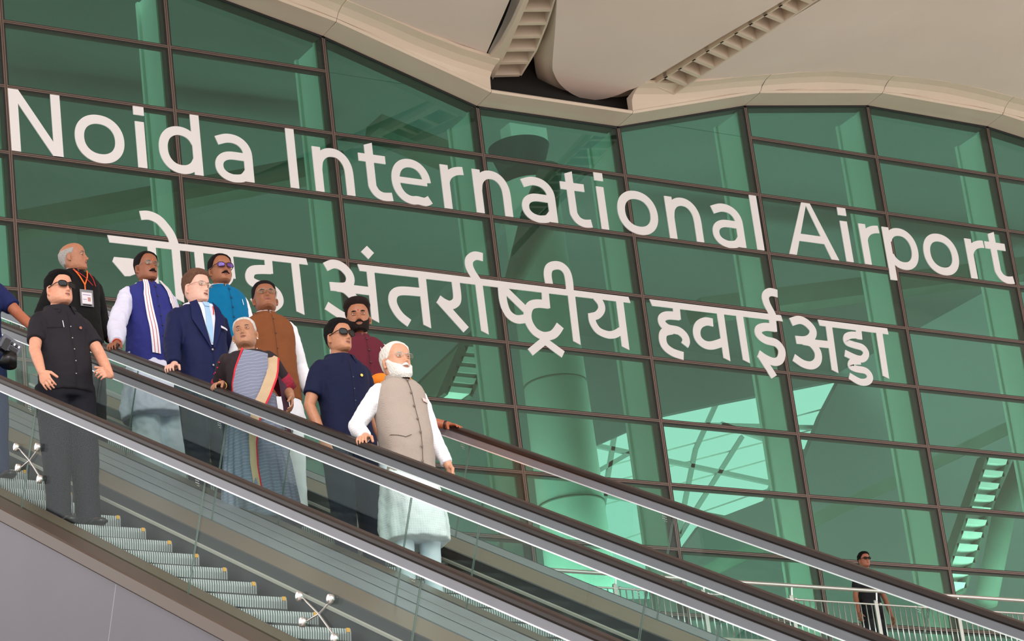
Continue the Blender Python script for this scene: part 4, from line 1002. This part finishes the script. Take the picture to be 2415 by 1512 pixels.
RH=dict(df=(-.75,-.60,-.25),dn=(-.25,-.15,1),curl=(.55,.65,.5),thumb=.9,pole=(-.35,.9,-.3))
def place(px,py,xr):
    """stand a person whose head top is seen at px,py in the lane xr (metres right of the step edge)"""
    p=onx(px,py,XS+xr); return p[0],p[1],p[2]-(Z0+T*p[1])
# ---- 1 white bearded man in the grey waistcoat
X,Y,H=place(927,813,1.12); hp=railpt(862,1052,xR2)
b=Body('person','white bearded man in grey checked waistcoat and white kurta, foremost of the group',GROUP,X,Y,H,w=.99,belly=.045,skin=(205,150,122),yaw=5,pitch=6,hs=1.10,jaw=1.08,Rh=rail_hand(hp),rhand=RH,Lh=(.30,-.02,.86),lhand=dict(df=(.05,-.15,-1),dn=(1,0,0),curl=(.3,.4,.3)))
F_kurta=dotmat('white_dotted_cotton',(238,238,244),(222,222,232),400,.2)
b.garment('kurta',F_kurta,z0=.34,z1=1.47,off=.012,sleeve='long',flare=.045,fold=.03,nf=11,wr=.020,sr=(.060,.061,.058,.052,.042))
b.garment('waistcoat',checkmat('brown_white_houndstooth',(124,108,100),(190,178,168),330),z0=.80,z1=1.475,off=.026,sleeve='none',wr=.010,e=2.5)
b.mandarin(_mats['brown_white_houndstooth'],r=.072,h=.045)
M_wb=mat('brown_covered_button',(112,98,90),.5)
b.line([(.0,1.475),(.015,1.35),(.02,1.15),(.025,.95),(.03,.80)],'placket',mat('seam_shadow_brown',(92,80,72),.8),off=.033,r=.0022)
b.buttons([(.006+.003*i,1.45-.098*i) for i in range(7)],M_wb,off=.037,r=.0085)
b.strip([(.095,1.325),(.10,1.30)],[(.155,1.32),(.15,1.298)],'pocket_square',fabric('pale_pink_silk',(222,200,196)),off=.036,n=4,mm=4)
b.line([(-.17,1.05),(-.09,1.02),(-.05,1.035)],'pocket_seam',_mats['seam_shadow_brown'],off=.033,r=.0018)
b.trousers(fabric('pale_blue_white_cotton',(222,228,240)),r=(.105,.074,.058),wr=.02); b.shoes(F_shoe)
b.hair((225,220,214),REC,thick=.009,front=.002,zlo=.035,noise=.001); b.beard((232,228,224),.014,chin=.024); b.moustache((232,228,224),.030,.009,.0595,.010,.010); b.brows((205,198,190),.0045)
b.glasses((190,185,175),w_=.026,hh=.0165,r=.0008,rimless=True)
# ---- 2 guard in navy behind him
X,Y,H=place(792,762,1.12)
b=Body('person','guard in sunglasses and short sleeved navy shirt, right behind the white bearded man',GROUP,X,Y,H,w=1.10,belly=.0,skin=(178,122,92),yaw=12,pitch=3,hs=.98,jaw=1.12,Rh=(-.215,-.05,.86),rhand=dict(df=(.12,-.22,-1),dn=(-.75,-.65,.1),curl=(.12,.15,.15),pole=(-.9,.5,0)),Lh=(.26,.0,.88))
b.garment('shirt',F_navy,z0=.83,z1=1.50,off=.016,sleeve='short',wr=.014,flare=.02)
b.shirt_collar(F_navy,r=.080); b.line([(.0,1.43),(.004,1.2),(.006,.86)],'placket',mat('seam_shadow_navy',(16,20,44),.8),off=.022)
b.buttons([(.006,1.30-.085*i) for i in range(5)],mat('navy_button',(60,66,100),.3),off=.024,r=.005); b.badge(.075,1.32,.024,M_gold,.010)
b.trousers(F_navyT); b.shoes(F_shoe); b.hair((18,16,18),STD,.010,.016); b.brows((22,18,18)); b.glasses((16,14,16),'dark',w_=.0305,hh=.0225,r=.0026,bridge=.007)
mb=MB(); 
# ---- 3 moustached bearded man in maroon
X,Y,H=place(838,717,1.74)
b=Body('person','bearded man with red forehead mark and maroon buttoned waistcoat',GROUP,X,Y,H,w=1.06,belly=.0,rz=-.15,skin=(160,104,76),yaw=-18,pitch=2,hs=1.02,jaw=1.12,fat=.02,Lh=(.27,-.02,.95))
b.garment('kurta',F_white,z0=.60,z1=1.46,off=.012,sleeve='long',flare=.03)
b.garment('jacket',F_maroon,z0=.78,z1=1.475,off=.026,sleeve='none',wr=.010,e=2.5); b.mandarin(F_maroon,r=.074,h=.042)
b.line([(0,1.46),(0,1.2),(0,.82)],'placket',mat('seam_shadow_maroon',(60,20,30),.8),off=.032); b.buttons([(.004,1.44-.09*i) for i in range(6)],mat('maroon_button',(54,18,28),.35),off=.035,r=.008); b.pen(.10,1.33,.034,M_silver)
b.trousers(F_white); b.shoes(F_shoe)
b.hair((34,24,22),STD,.014,.028,noise=.002); b.beard((30,22,20),.004,chin=.005); b.moustache((28,20,18),.038,.009,.060,.009,.006); b.brows((24,18,16),.0052)
mb=MB(); mb.ell(b.head.P(.140,0,.001),(.0042,.002,.0055),10,8); b.hp('forehead_mark',mb,mat('red_mark',(176,22,24),.6),smooth=True)
# ---- 4 woman in the grey sari
X,Y,H=place(574,753,0.98); hp=railpt(520,918,xR2)
b=Body('person','elderly white haired woman in a grey sari with beige and red border',GROUP,X,Y,H,w=1.10,belly=.03,rz=-.42,skin=(176,126,98),yaw=-14,pitch=10,roll=-2,hs=1.0,jaw=1.12,fat=.08,nose=1.05,Rh=rail_hand(hp),rhand=dict(RH,sc=.95,pole=(-.1,1,-.2)),Lh=(.27,-.06,.92),lhand=dict(df=(0,-.3,-1),dn=(1,0,0)))
F_blouse=mat('black_red_blouse_cloth',(34,20,28),.8,bump=.2,bscale=25); F_blred=mat('red_blouse_border',(150,24,54),.8,noise=.25,nscale=60,bump=.5,bscale=90)
b.garment('blouse',F_blouse,z0=1.0,z1=1.46,off=.010,sleeve='short',wr=.008)
for nm in ('L','R'):
    S_,E_=b.S[nm],b.E[nm]; q=S_+(E_-S_)*.60; e_=S_+(E_-S_)*1.02; mb=MB(); mb.tube([q,e_],[.0675*b.w,.066*b.w],24,cap=False); b.hp('sleeve_border',mb,F_blred,smooth=True)
for i in range(12):
    S_,E_=b.S['R'],b.E['R']; t=rng.uniform(-.05,.5); d=nrm(E_-S_); c=S_+(E_-S_)*t; an=rng.uniform(0,2*PI); u=nrm(np.cross(d,[0,0,1.])); v=np.cross(d,u); mb=MB(); mb.ell(c+(u*math.cos(an)+v*math.sin(an))*.064,(.006,.006,.006),8,6); b.hp('embroidered_dot',mb,mat('pink_thread',(206,30,84),.7),smooth=True)
def sarimat():
    m=mat('grey_blue_striped_sari',(122,128,152),.75,bump=.35,bscale=14,stretch=(1,1,3)); nt=m.node_tree; p=nt.nodes['Principled BSDF']
    tc=nt.nodes.new('ShaderNodeTexCoord'); w=nt.nodes.new('ShaderNodeTexWave'); w.wave_type='BANDS'; w.bands_direction='Z'; w.inputs['Scale'].default_value=13; w.inputs['Distortion'].default_value=4; w.inputs['Detail'].default_value=2
    mp=nt.nodes.new('ShaderNodeMapping'); mp.inputs['Rotation'].default_value=(0,.12,0); nt.links.new(tc.outputs['Object'],mp.inputs[0]); nt.links.new(mp.outputs[0],w.inputs['Vector'])
    r=nt.nodes.new('ShaderNodeValToRGB'); r.color_ramp.elements[0].position=.0; r.color_ramp.elements[0].color=(*lin((122,128,150)),1); r.color_ramp.elements[1].position=1; r.color_ramp.elements[1].color=(*lin((146,152,174)),1); e=r.color_ramp.elements.new(.8); e.color=(*lin((118,124,148)),1)
    nt.links.new(w.outputs[0],r.inputs[0]); nt.links.new(r.outputs[0],p.inputs['Base Color']); return m
F_sari=sarimat(); F_bord=fabric('beige_sari_border',(196,170,140)); F_rb=fabric('red_sari_edge',(214,54,68))
mb=MB(); k=b.k; rg=[]
for z in np.linspace(.02,1.08,30):
    fl=.11*clampf((.9-z)/.9); rg.append(b.ring(z*k if z>.5 else z*k,.028+fl*.75,120,2.2,.035*clampf((1.0-z)/.5),22,z*2))
mb.loft([[ (x_*(1 if zz>.5*k else 1),y_,zz) for x_,y_,zz in r_] for r_ in rg]); o=b.hp('sari_skirt',mb,F_sari,smooth=True)
# pallu over the left shoulder: broad diagonal from right hip to left shoulder
Lp=[(-.145,1.03),(-.14,1.15),(-.11,1.27),(-.03,1.44)]; Rp=[(.0,.93),(.06,1.02),(.135,1.18),(.155,1.40)]
b.strip(Lp,Rp,'pallu',F_sari,off=.040,n=20,mm=12)
Lb=[(.02,.93),(.10,1.02),(.165,1.18),(.178,1.40)]; Rb_=[(.055,.88),(.14,.98),(.205,1.15),(.205,1.37)]
def free(Lq,Rq,yo,name,m,n=16,mm=6):
    Lq=np.array(Lq,float)*k;Rq=np.array(Rq,float)*k
    G=[[np.array([*(l[:3]*(1-u)+r_[:3]*u)])+np.array([0,.004*math.sin(i*.9+u*5),0]) for u in np.linspace(0,1,mm)] for i,(l,r_) in enumerate(zip(resamp(Lq,n),resamp(Rq,n)))]
    mb=MB(); mb.grid(G); mb.grid([[v+np.array([0,.004,0]) for v in r_] for r_ in G]); return b.hp(name,mb,m,smooth=True)
free([(.165,-.04,1.44),(.135,-.165,1.24),(.055,-.215,1.05),(-.02,-.235,.92),(-.06,-.25,.70),(-.07,-.25,.45),(-.05,-.24,.2)],[(.235,-.05,1.39),(.205,-.175,1.20),(.12,-.23,1.00),(.04,-.245,.86),(-.01,-.26,.66),(-.02,-.26,.43),(0,-.25,.18)],0,'sari_border',F_bord)
free([(.235,-.05,1.39),(.205,-.175,1.20),(.12,-.23,1.00),(.04,-.245,.86),(-.01,-.26,.66),(-.02,-.26,.43),(0,-.25,.18)],[(.247,-.05,1.38),(.217,-.175,1.19),(.132,-.23,.99),(.05,-.245,.85),(.0,-.26,.65),(-.01,-.26,.42),(.012,-.25,.17)],0,'sari_red_edge',F_rb,mm=3)
free([(-.143,-.13,1.03),(-.138,-.150,1.15),(-.108,-.165,1.27),(-.030,-.13,1.455)],[(-.153,-.13,1.03),(-.148,-.150,1.16),(-.118,-.165,1.28),(-.042,-.13,1.465)],0,'sari_red_edge',F_rb,mm=3)
free([(.17,.02,1.45),(.225,.0,1.25),(.245,.0,1.0),(.24,.0,.78)],[(.24,.05,1.42),(.285,.04,1.22),(.30,.04,.98),(.29,.04,.74)],0,'sari_tail',fabric('dark_maroon_sari_end',(74,50,64)))
HF_w=hairline([(0,.188),(40,.180),(60,.150),(78,.118),(90,.115),(100,.10),(120,.06),(140,.045),(180,.04)])
b.hair((205,202,200),HF_w,.006,.001,noise=.0005); mb=MB(); mb.ell(b.head.X((0,-.125,.085)),(.038,.03,.036),16,12); b.hp('hair_bun',mb,_mats['hair_205_202_200'],smooth=True)
b.brows((96,84,78),.003)
for sx in (-1,1): mb=MB(); mb.ell(b.head.X((sx*.083,-.004,.066)),(.006,.006,.006),10,8); b.hp('earring',mb,M_pearl,smooth=True)
for i in range(17):
    t=(i-8)/8; mb=MB(); mb.ell((t*.072,-.088+.055*t*t,(1.425+.055*t*t)*k+.0),(.0042,.0042,.0042),8,6); b.hp('necklace_bead',mb,M_pearl,smooth=True)
q=b.Wr['R']; d=nrm(b.Wr['R']-b.E['R']); mb=MB(); u=nrm(np.cross(d,[0,0,1.])); v=np.cross(d,u); mb.tube([q-d*.03+(u*math.cos(t)+v*math.sin(t))*.034 for t in np.linspace(0,2*PI,25)],.003,8,cap=False); b.hp('bangle',mb,M_gold,smooth=True)
# ---- 5 man in the brown waistcoat
X,Y,H=place(620,669,1.6)
b=Body('person','man with glasses looking up, in a brown waistcoat over white sleeves',GROUP,X,Y,H,w=1.08,belly=.02,rz=-.15,skin=(146,92,66),yaw=-8,pitch=17,hs=1.06,jaw=1.15,fat=.05,Lh=(.28,.0,.9),Rh=(-.29,.0,.9))
b.garment('kurta',F_white,z0=.60,z1=1.46,off=.012,sleeve='long',flare=.03,sr=(.058,.060,.056,.050,.042)); b.garment('waistcoat',F_brownv,z0=.80,z1=1.475,off=.026,sleeve='none',e=2.5); b.mandarin(F_brownv,r=.075,h=.042); b.mandarin(F_white,r=.066,h=.050,name='kurta_collar')
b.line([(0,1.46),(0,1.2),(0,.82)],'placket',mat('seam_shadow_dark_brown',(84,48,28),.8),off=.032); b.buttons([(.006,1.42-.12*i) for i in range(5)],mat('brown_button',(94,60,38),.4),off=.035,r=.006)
b.trousers(F_white); b.shoes(F_shoe); b.hair((26,20,22),STD,.012,.008); b.brows((40,28,24),.0035); b.glasses((170,160,140),w_=.027,hh=.0165,r=.0011); b.moustache((88,62,50),.022,.004,.0605,.001,.002)
# ---- 6 man in the teal waistcoat
X,Y,H=place(514,606,1.82)
b=Body('person','tall moustached man with violet tinted glasses and a teal blue waistcoat',GROUP,X,Y,H,w=1.04,belly=.02,skin=(156,98,68),yaw=-2,pitch=4,hs=1.05,jaw=1.12,fat=.05,Lh=(.29,.0,.9),Rh=(-.27,.0,.9))
b.garment('kurta',F_white,z0=.60,z1=1.46,off=.012,sleeve='long',flare=.03,sr=(.058,.060,.056,.050,.042)); b.garment('waistcoat',F_teal,z0=.80,z1=1.475,off=.026,sleeve='none',e=2.5); b.mandarin(F_teal,r=.075,h=.042); b.mandarin(F_white,r=.066,h=.048,name='kurta_collar')
M_tb=mat('teal_seam',(0,70,108),.8); b.line([(0,1.46),(0,1.2),(0,.82)],'placket',M_tb,off=.032); b.buttons([(.004,1.445-.078*i) for i in range(7)],M_tb,off=.035,r=.0085); b.pen(.10,1.32,.034,M_silver)
b.trousers(F_white); b.shoes(F_shoe); b.hair((24,18,20),REC,.010,.004); b.brows((30,20,18),.0045); b.moustache((24,16,16),.036,.0085,.0605,.010,.006); b.glasses((34,20,24),'violet',w_=.0275,hh=.0185,r=.0024,bridge=.008)
# ---- 7 fair man in the navy suit
X,Y,H=place(456,646,1.13); hp=railpt(408,878,xR2)
b=Body('person','fair short haired man in navy suit with pale blue tie, hand on rail',GROUP,X,Y,H,w=1.12,belly=.03,skin=(228,178,160),yaw=18,pitch=-2,hs=1.08,jaw=1.12,fat=.03,nose=1.05,Rh=rail_hand(hp),rhand=RH,Lh=(.29,-.02,.9))
b.garment('shirt',fabric('white_shirt_cloth',(226,226,240)),z0=1.0,z1=1.475,off=.004,sleeve='none',wr=.004)
b.garment('jacket',F_suit,z0=.80,z1=1.470,off=.026,sleeve='long',flare=.03,wr=.012,e=2.5,sr=(.062,.061,.057,.054,.046))
b.strip([(-.045,1.475),(-.035,1.35),(.0,1.12)],[(.075,1.475),(.065,1.35),(.012,1.12)],'shirt_front',_mats['white_shirt_cloth'],off=.038,n=14,mm=6)
b.strip([(-.012,1.468),(-.008,1.43),(-.022,1.25),(.004,1.13)],[(.036,1.468),(.030,1.43),(.030,1.25),(.012,1.13)],'tie',F_tie,off=.043,n=14,mm=5)
b.strip([(-.014,1.475),(-.008,1.435)],[(.038,1.475),(.030,1.435)],'tie_knot',F_tie,off=.050,n=5,mm=4)
b.line([(.060,1.44),(.050,1.37)],'lanyard',F_red,off=.048,r=.004); M_lap=fabric('navy_lapel_wool',(20,29,74),.65)
b.strip([(-.050,1.495),(-.052,1.37),(-.004,1.10)],[(-.105,1.475),(-.125,1.33),(-.012,1.09)],'lapel',M_lap,off=.046,n=14,mm=5)
b.strip([(.078,1.495),(.070,1.37),(.010,1.10)],[(.115,1.475),(.140,1.34),(.020,1.09)],'lapel',M_lap,off=.046,n=14,mm=5)
b.shirt_collar(_mats['white_shirt_cloth'],r=.078,drop=.06); b.strip([(.10,1.285),(.10,1.268)],[(.165,1.275),(.165,1.262)],'pocket_square',F_white,off=.050,n=3,mm=4)
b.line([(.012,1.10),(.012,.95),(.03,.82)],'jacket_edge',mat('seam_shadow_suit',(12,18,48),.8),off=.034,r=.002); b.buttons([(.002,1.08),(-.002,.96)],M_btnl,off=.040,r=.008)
b.trousers(F_navyT); b.shoes(F_shoe); FH=hairline([(0,.186),(35,.184),(50,.175),(62,.150),(72,.128),(82,.118),(88,.128),(100,.120),(115,.085),(130,.055),(180,.042)])
b.hair((104,74,60),FH,.010,.016); b.brows((150,110,92),.003,thick=.0015); b.glasses((150,120,100),w_=.026,hh=.016,r=.0010)
# ---- 8 man in the royal blue waistcoat with the scarf
X,Y,H=place(340,601,1.28); hp=railpt(272,836,xR2)
b=Body('person','moustached man with striped white scarf over royal blue waistcoat, hand on rail',GROUP,X,Y,H,w=1.12,belly=.045,skin=(150,92,66),yaw=6,pitch=2,hs=1.03,jaw=1.15,fat=.07,Rh=rail_hand(hp),rhand=RH,Lh=(.29,-.02,.88))
b.garment('kurta',fabric('pale_lilac_cotton',(218,218,240)),z0=.40,z1=1.46,off=.012,sleeve='long',flare=.06,fold=.03,wr=.024,sr=(.060,.063,.062,.060,.048)); b.garment('waistcoat',F_royal,z0=.80,z1=1.475,off=.028,sleeve='none',e=2.5); b.mandarin(F_royal,r=.076,h=.040)
M_rb=mat('royal_seam',(34,38,98),.8); b.line([(0,1.46),(.005,1.2),(.01,.82)],'placket',M_rb,off=.034); b.buttons([(.006,1.43-.085*i) for i in range(6)],mat('black_button',(14,14,26),.3),off=.037,r=.007); b.pen(.115,1.30,.036,M_silver)
stripes=[F_white,F_red,F_white,F_white,F_white,F_white,F_red,F_white]
b.strip([(-.075,1.50),(-.105,1.36),(-.105,1.15),(-.085,.87)],[(-.045,1.49),(-.055,1.36),(-.045,1.15),(-.02,.86)],'scarf',[F_white,F_white,F_white,F_red,F_white,F_white,F_white,F_white,F_red,F_white,F_white,F_white],off=.042,n=26,mm=13)
b.strip([(.055,1.50),(.095,1.40),(.13,1.25),(.14,1.10)],[(.085,1.505),(.135,1.42),(.175,1.27),(.18,1.10)],'scarf',[F_white,F_white,F_white,F_red,F_white,F_white,F_white,F_white,F_red,F_white,F_white,F_white],off=.042,n=20,mm=13)
mb=MB(); pts=[]; 
for t in np.linspace(0,PI,13): pts.append((.070*math.cos(t),.02+.060*math.sin(t),1.497*b.k+.010*math.sin(t)))
mb.tube(pts,.022,12); b.hp('scarf_collar',mb,F_white,smooth=True)
b.trousers(fabric('white_pyjama_cotton',(214,220,232)),r=(.12,.11,.10),wr=.04); b.shoes(F_shoe)
b.hair((24,18,18),REC,.011,.004); b.brows((34,24,20),.0042); b.moustache((26,18,16),.034,.0095,.060,.011,.006); b.glasses((160,150,135),w_=.026,hh=.0155,r=.0010,rimless=True)
mb=MB(); mb.ell(b.head.P(.143,0,.0015),(.004,.002,.009),10,8); b.hp('forehead_mark',mb,mat('orange_mark',(222,92,30),.6),smooth=True)
q=b.Wr['R']; d=nrm(b.Wr['R']-b.E['R']); mb=MB(); u=nrm(np.cross(d,[0,0,1.])); v=np.cross(d,u); mb.tube([q-d*.035+(u*math.cos(t)+v*math.sin(t))*.032 for t in np.linspace(0,2*PI,25)],.004,8,cap=False); b.hp('wrist_thread',mb,mat('orange_red_thread',(214,70,34),.7),smooth=True)
# ---- 9 bald man in the black coat
X,Y,H=place(170,577,1.12)
b=Body('person','balding man in black coat with orange lanyard and card, looking right',GROUP,X,Y,H,w=1.10,belly=.02,skin=(178,120,92),yaw=48,pitch=6,hs=1.07,jaw=1.1,fat=.03,Lh=(.28,.0,.88),Rh=(-.28,.0,.88))
b.garment('coat',F_coat,z0=.72,z1=1.475,off=.024,sleeve='long',sr=(.062,.060,.056,.052,.046),e=2.5); b.mandarin(F_coat,r=.075,h=.040); b.mandarin(F_white,r=.066,h=.046,name='shirt_collar')
BH=lambda a: np.interp(abs(math.degrees(a)),[0,60,72,84,90,100,115,130,180],[.3,.3,.15,.118,.128,.12,.085,.055,.042])
h=b.head; mg=mat('hair_168_164_162',(168,164,162),.6,noise=.2,nscale=120,bump=.6,bscale=150)
h.patch(lambda z,a: min((z-BH(a))/.01,(.178-z)/.02),'hair',mg,b.root,.035,.185,-180,180,44,97,thick=.005)
b.brows((120,110,104),.003); b.moustache((120,112,108),.024,.0045,.0605,.002,.003)
M_lan=mat('orange_lanyard',(238,110,30),.6); b.line([(-.055,1.475),(-.02,1.40),(.012,1.33),(.012,1.27)],'lanyard',M_lan,off=.034,r=.006); b.line([(.065,1.475),(.045,1.40),(.016,1.33)],'lanyard',M_lan,off=.034,r=.006)
b.line([(-.06,1.47),(.02,1.40),(.085,1.33)],'red_cord',F_red,off=.038,r=.003); b.line([(.075,1.45),(.10,1.39),(.115,1.33)],'red_cord',F_red,off=.038,r=.003)
cardp=b.surf(.012,1.20*b.k,.042); card=MB(); card.box((cardp[0]-.055,cardp[1]-.004,cardp[2]-.07),(cardp[0]+.055,cardp[1],cardp[2]+.07)); co=b.hp('identity_card',card,mat('grey_plastic',(130,128,132),.3))
mb=MB(); mb.box((cardp[0]-.042,cardp[1]-.006,cardp[2]-.05),(cardp[0]+.042,cardp[1]-.004,cardp[2]+.045)); b.hp('card_paper',mb,mat('white_paper',(236,230,238),.6),co)
mb=MB(); mb.box((cardp[0]+.006,cardp[1]-.007,cardp[2]-.028),(cardp[0]+.030,cardp[1]-.006,cardp[2]+.006)); b.hp('card_photo',mb,mat('tan_print',(196,140,130),.6),co)
mb=MB(); mb.box((cardp[0]-.034,cardp[1]-.007,cardp[2]+.022),(cardp[0]+.032,cardp[1]-.006,cardp[2]+.028)); mb.box((cardp[0]-.034,cardp[1]-.007,cardp[2]-.016),(cardp[0]-.002,cardp[1]-.006,cardp[2]-.011)); b.hp('card_print',mb,mat('violet_print',(160,140,180),.6),co)
mb=MB(); mb.box((cardp[0]-.035,cardp[1]-.007,cardp[2]-.064),(cardp[0]+.035,cardp[1]-.004,cardp[2]-.055)); b.hp('card_slot',mb,M_void,co)
b.trousers(F_dark); b.shoes(F_shoe)
# ---- 10 person in saffron, mostly hidden
X,Y,H=place(920,815,1.66); hp=railpt(1085,1012,xR1)
b=Body('person','person in saffron hidden behind the white bearded man, hand on the far rail',GROUP,X,Y,H,w=.90,skin=(166,98,70),yaw=0,pitch=0,hs=.98,Lh=(hp[0]-.02,hp[1]+.10,hp[2]+.045,1),lhand=dict(df=(.15,-1,-.35),dn=(.1,.2,1),curl=(.12,.25,.3),thumb=.8,pole=(.6,.6,-.6)),Rh=(-.27,.0,.85))
b.garment('robe',F_orange,z0=.12,z1=1.47,off=.030,sleeve='short',flare=.05,fold=.04,wr=.03); b.shoes(F_shoe); b.hair((20,18,18),STD,.003,.0)
q=b.Wr['L']; d=nrm(b.Wr['L']-b.E['L']); mb=MB(); u=nrm(np.cross(d,[0,0,1.])); v=np.cross(d,u); mb.tube([q-d*.035,q-d*.018],.031,20,cap=False); b.hp('wrist_watch',mb,mat('brown_leather_strap',(52,26,20),.5),smooth=True)
mb=MB(); mb.ell((-.13*b.k,-.01,1.43*b.k),(.085,.085,.06),18,12); mb.ell((-.03*b.k,-.03,1.46*b.k),(.08,.08,.05),18,12); b.hp('shawl',mb,F_orange,smooth=True)
# ---- 11 guard in black on the near escalator
X,Y,H=place(134,648,-0.42); GN='people on the near escalator'
b=Body('person','stout guard in sunglasses and black short sleeved shirt on near escalator',GN,X,Y,H,w=1.05,belly=.05,skin=(214,152,126),yaw=12,pitch=2,hs=1.02,jaw=1.2,fat=.12,nose=1.05,Rh=(-.265,-.24,.90),rhand=dict(df=(.05,-.55,-.85),dn=(-.8,-.5,.3),curl=(.35,.4,.3),pole=(-.7,.6,-.2)),Lh=(.21,-.26,.92),lhand=dict(df=(-.75,-.55,-.1),dn=(.2,-.9,.3),curl=(.6,.9,.6),pole=(.8,.7,0)))
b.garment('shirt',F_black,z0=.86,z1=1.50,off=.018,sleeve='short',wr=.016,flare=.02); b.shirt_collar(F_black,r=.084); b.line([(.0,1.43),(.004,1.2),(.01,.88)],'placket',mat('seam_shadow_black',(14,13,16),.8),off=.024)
b.buttons([(.006,1.31-.088*i) for i in range(5)],M_btnl,off=.026,r=.0045); b.badge(.08,1.31,.026,mat('copper_badge',(150,90,70),.3,.6),.010); b.pen(-.045,1.30,.026,M_silver)
b.line([(-.15,1.305),(-.05,1.30)],'pocket_seam',_mats['seam_shadow_black'],off=.024); b.trousers(F_dark,r=(.118,.098,.082)); b.shoes(F_shoe); b.hair((14,12,14),STD,.013,.012); b.brows((20,16,16)); b.glasses((14,12,14),'dark',w_=.030,hh=.0205,r=.0026,bridge=.007)
# ---- 12 man at the left edge with a camera
X,Y,H=XS-.40,19.1,1.75
b=Body('person','man in navy shirt cut off by the left edge, behind a black camera',GN,X,Y,H,w=1.08,skin=(172,102,74),yaw=-20,Lh=(.315,-.30,.98),lhand=dict(df=(.5,-.75,-.4),dn=(.6,.3,.7),curl=(.8,.9,.6),pole=(.6,.8,-.3)),Rh=(-.2,-.3,1.1))
b.garment('shirt',F_cam,z0=.83,z1=1.50,off=.016,sleeve='short',wr=.014); b.shirt_collar(F_cam); b.trousers(fabric('navy_trouser_cloth',(32,46,78))); b.shoes(F_shoe); b.hair((16,14,16)); b.brows()
# camera hanging in front of him
cp=ony(18,822,Y-.34); root=thing('camera','black and grey camera with a lens pointing down at the left edge of the photo','camera',tuple(cp))
rot=np.array([[math.cos(.5),0,math.sin(.5)],[0,1,0],[-math.sin(.5),0,math.cos(.5)]])
def cbox(a,b_): 
    m=MB(); m.box(a,b_); m.v=[tuple(rot@np.array(v)) for v in m.v]; return m
M_cb=mat('camera_grey_plastic',(92,94,106),.4); M_ck=mat('camera_black_plastic',(16,16,18),.35)
obj('camera_body',cbox((-.075,-.05,-.045),(.075,.03,.06)),M_cb,root); obj('grip',cbox((-.055,-.07,-.065),(-.015,-.03,.03)),M_ck,root)
mm=cbox((.0,-.056,-.03),(.06,-.05,.0)); obj('control_panel',mm,M_ck,root)
for i in range(4): obj('dial_button',cbox((-.004+.018*i,-.060,.012),(.008+.018*i,-.05,.03)),M_silver if i%2 else M_ck,root)
m=MB(); m.tube([rot@np.array([.03,-.02,-.045]),rot@np.array([.05,-.03,-.13])],[.052,.062],24,cap=False); obj('lens_barrel',m,M_ck,root,smooth=True)
m=MB(); m.ell(rot@np.array([.085,-.03,-.075]),(.008,.008,.012),10,8); obj('strap_ring',m,M_silver,root,smooth=True)
# ---- 13 man on the walkway
p=ony(2033,1305,YW-1.45)
b=Body('person','man in sunglasses and black T-shirt behind the steel railing at lower right',None,p[0],YW-1.45,1.76,w=1.06,skin=(168,104,80),yaw=-5,pitch=4,zf=p[2]-1.76,hs=.98,Lh=(.32,-.04,.80),Rh=(-.29,-.06,.84),lhand=dict(pole=(.9,.5,0)))
b.garment('t_shirt',F_black,z0=.86,z1=1.50,off=.012,sleeve='short',wr=.012); b.trousers(F_dark); b.shoes(F_shoe); b.hair((16,14,14),STD,.012,.012); b.brows(); b.glasses((14,12,14),'dark',w_=.028,hh=.018,r=.0026,bridge=.007)
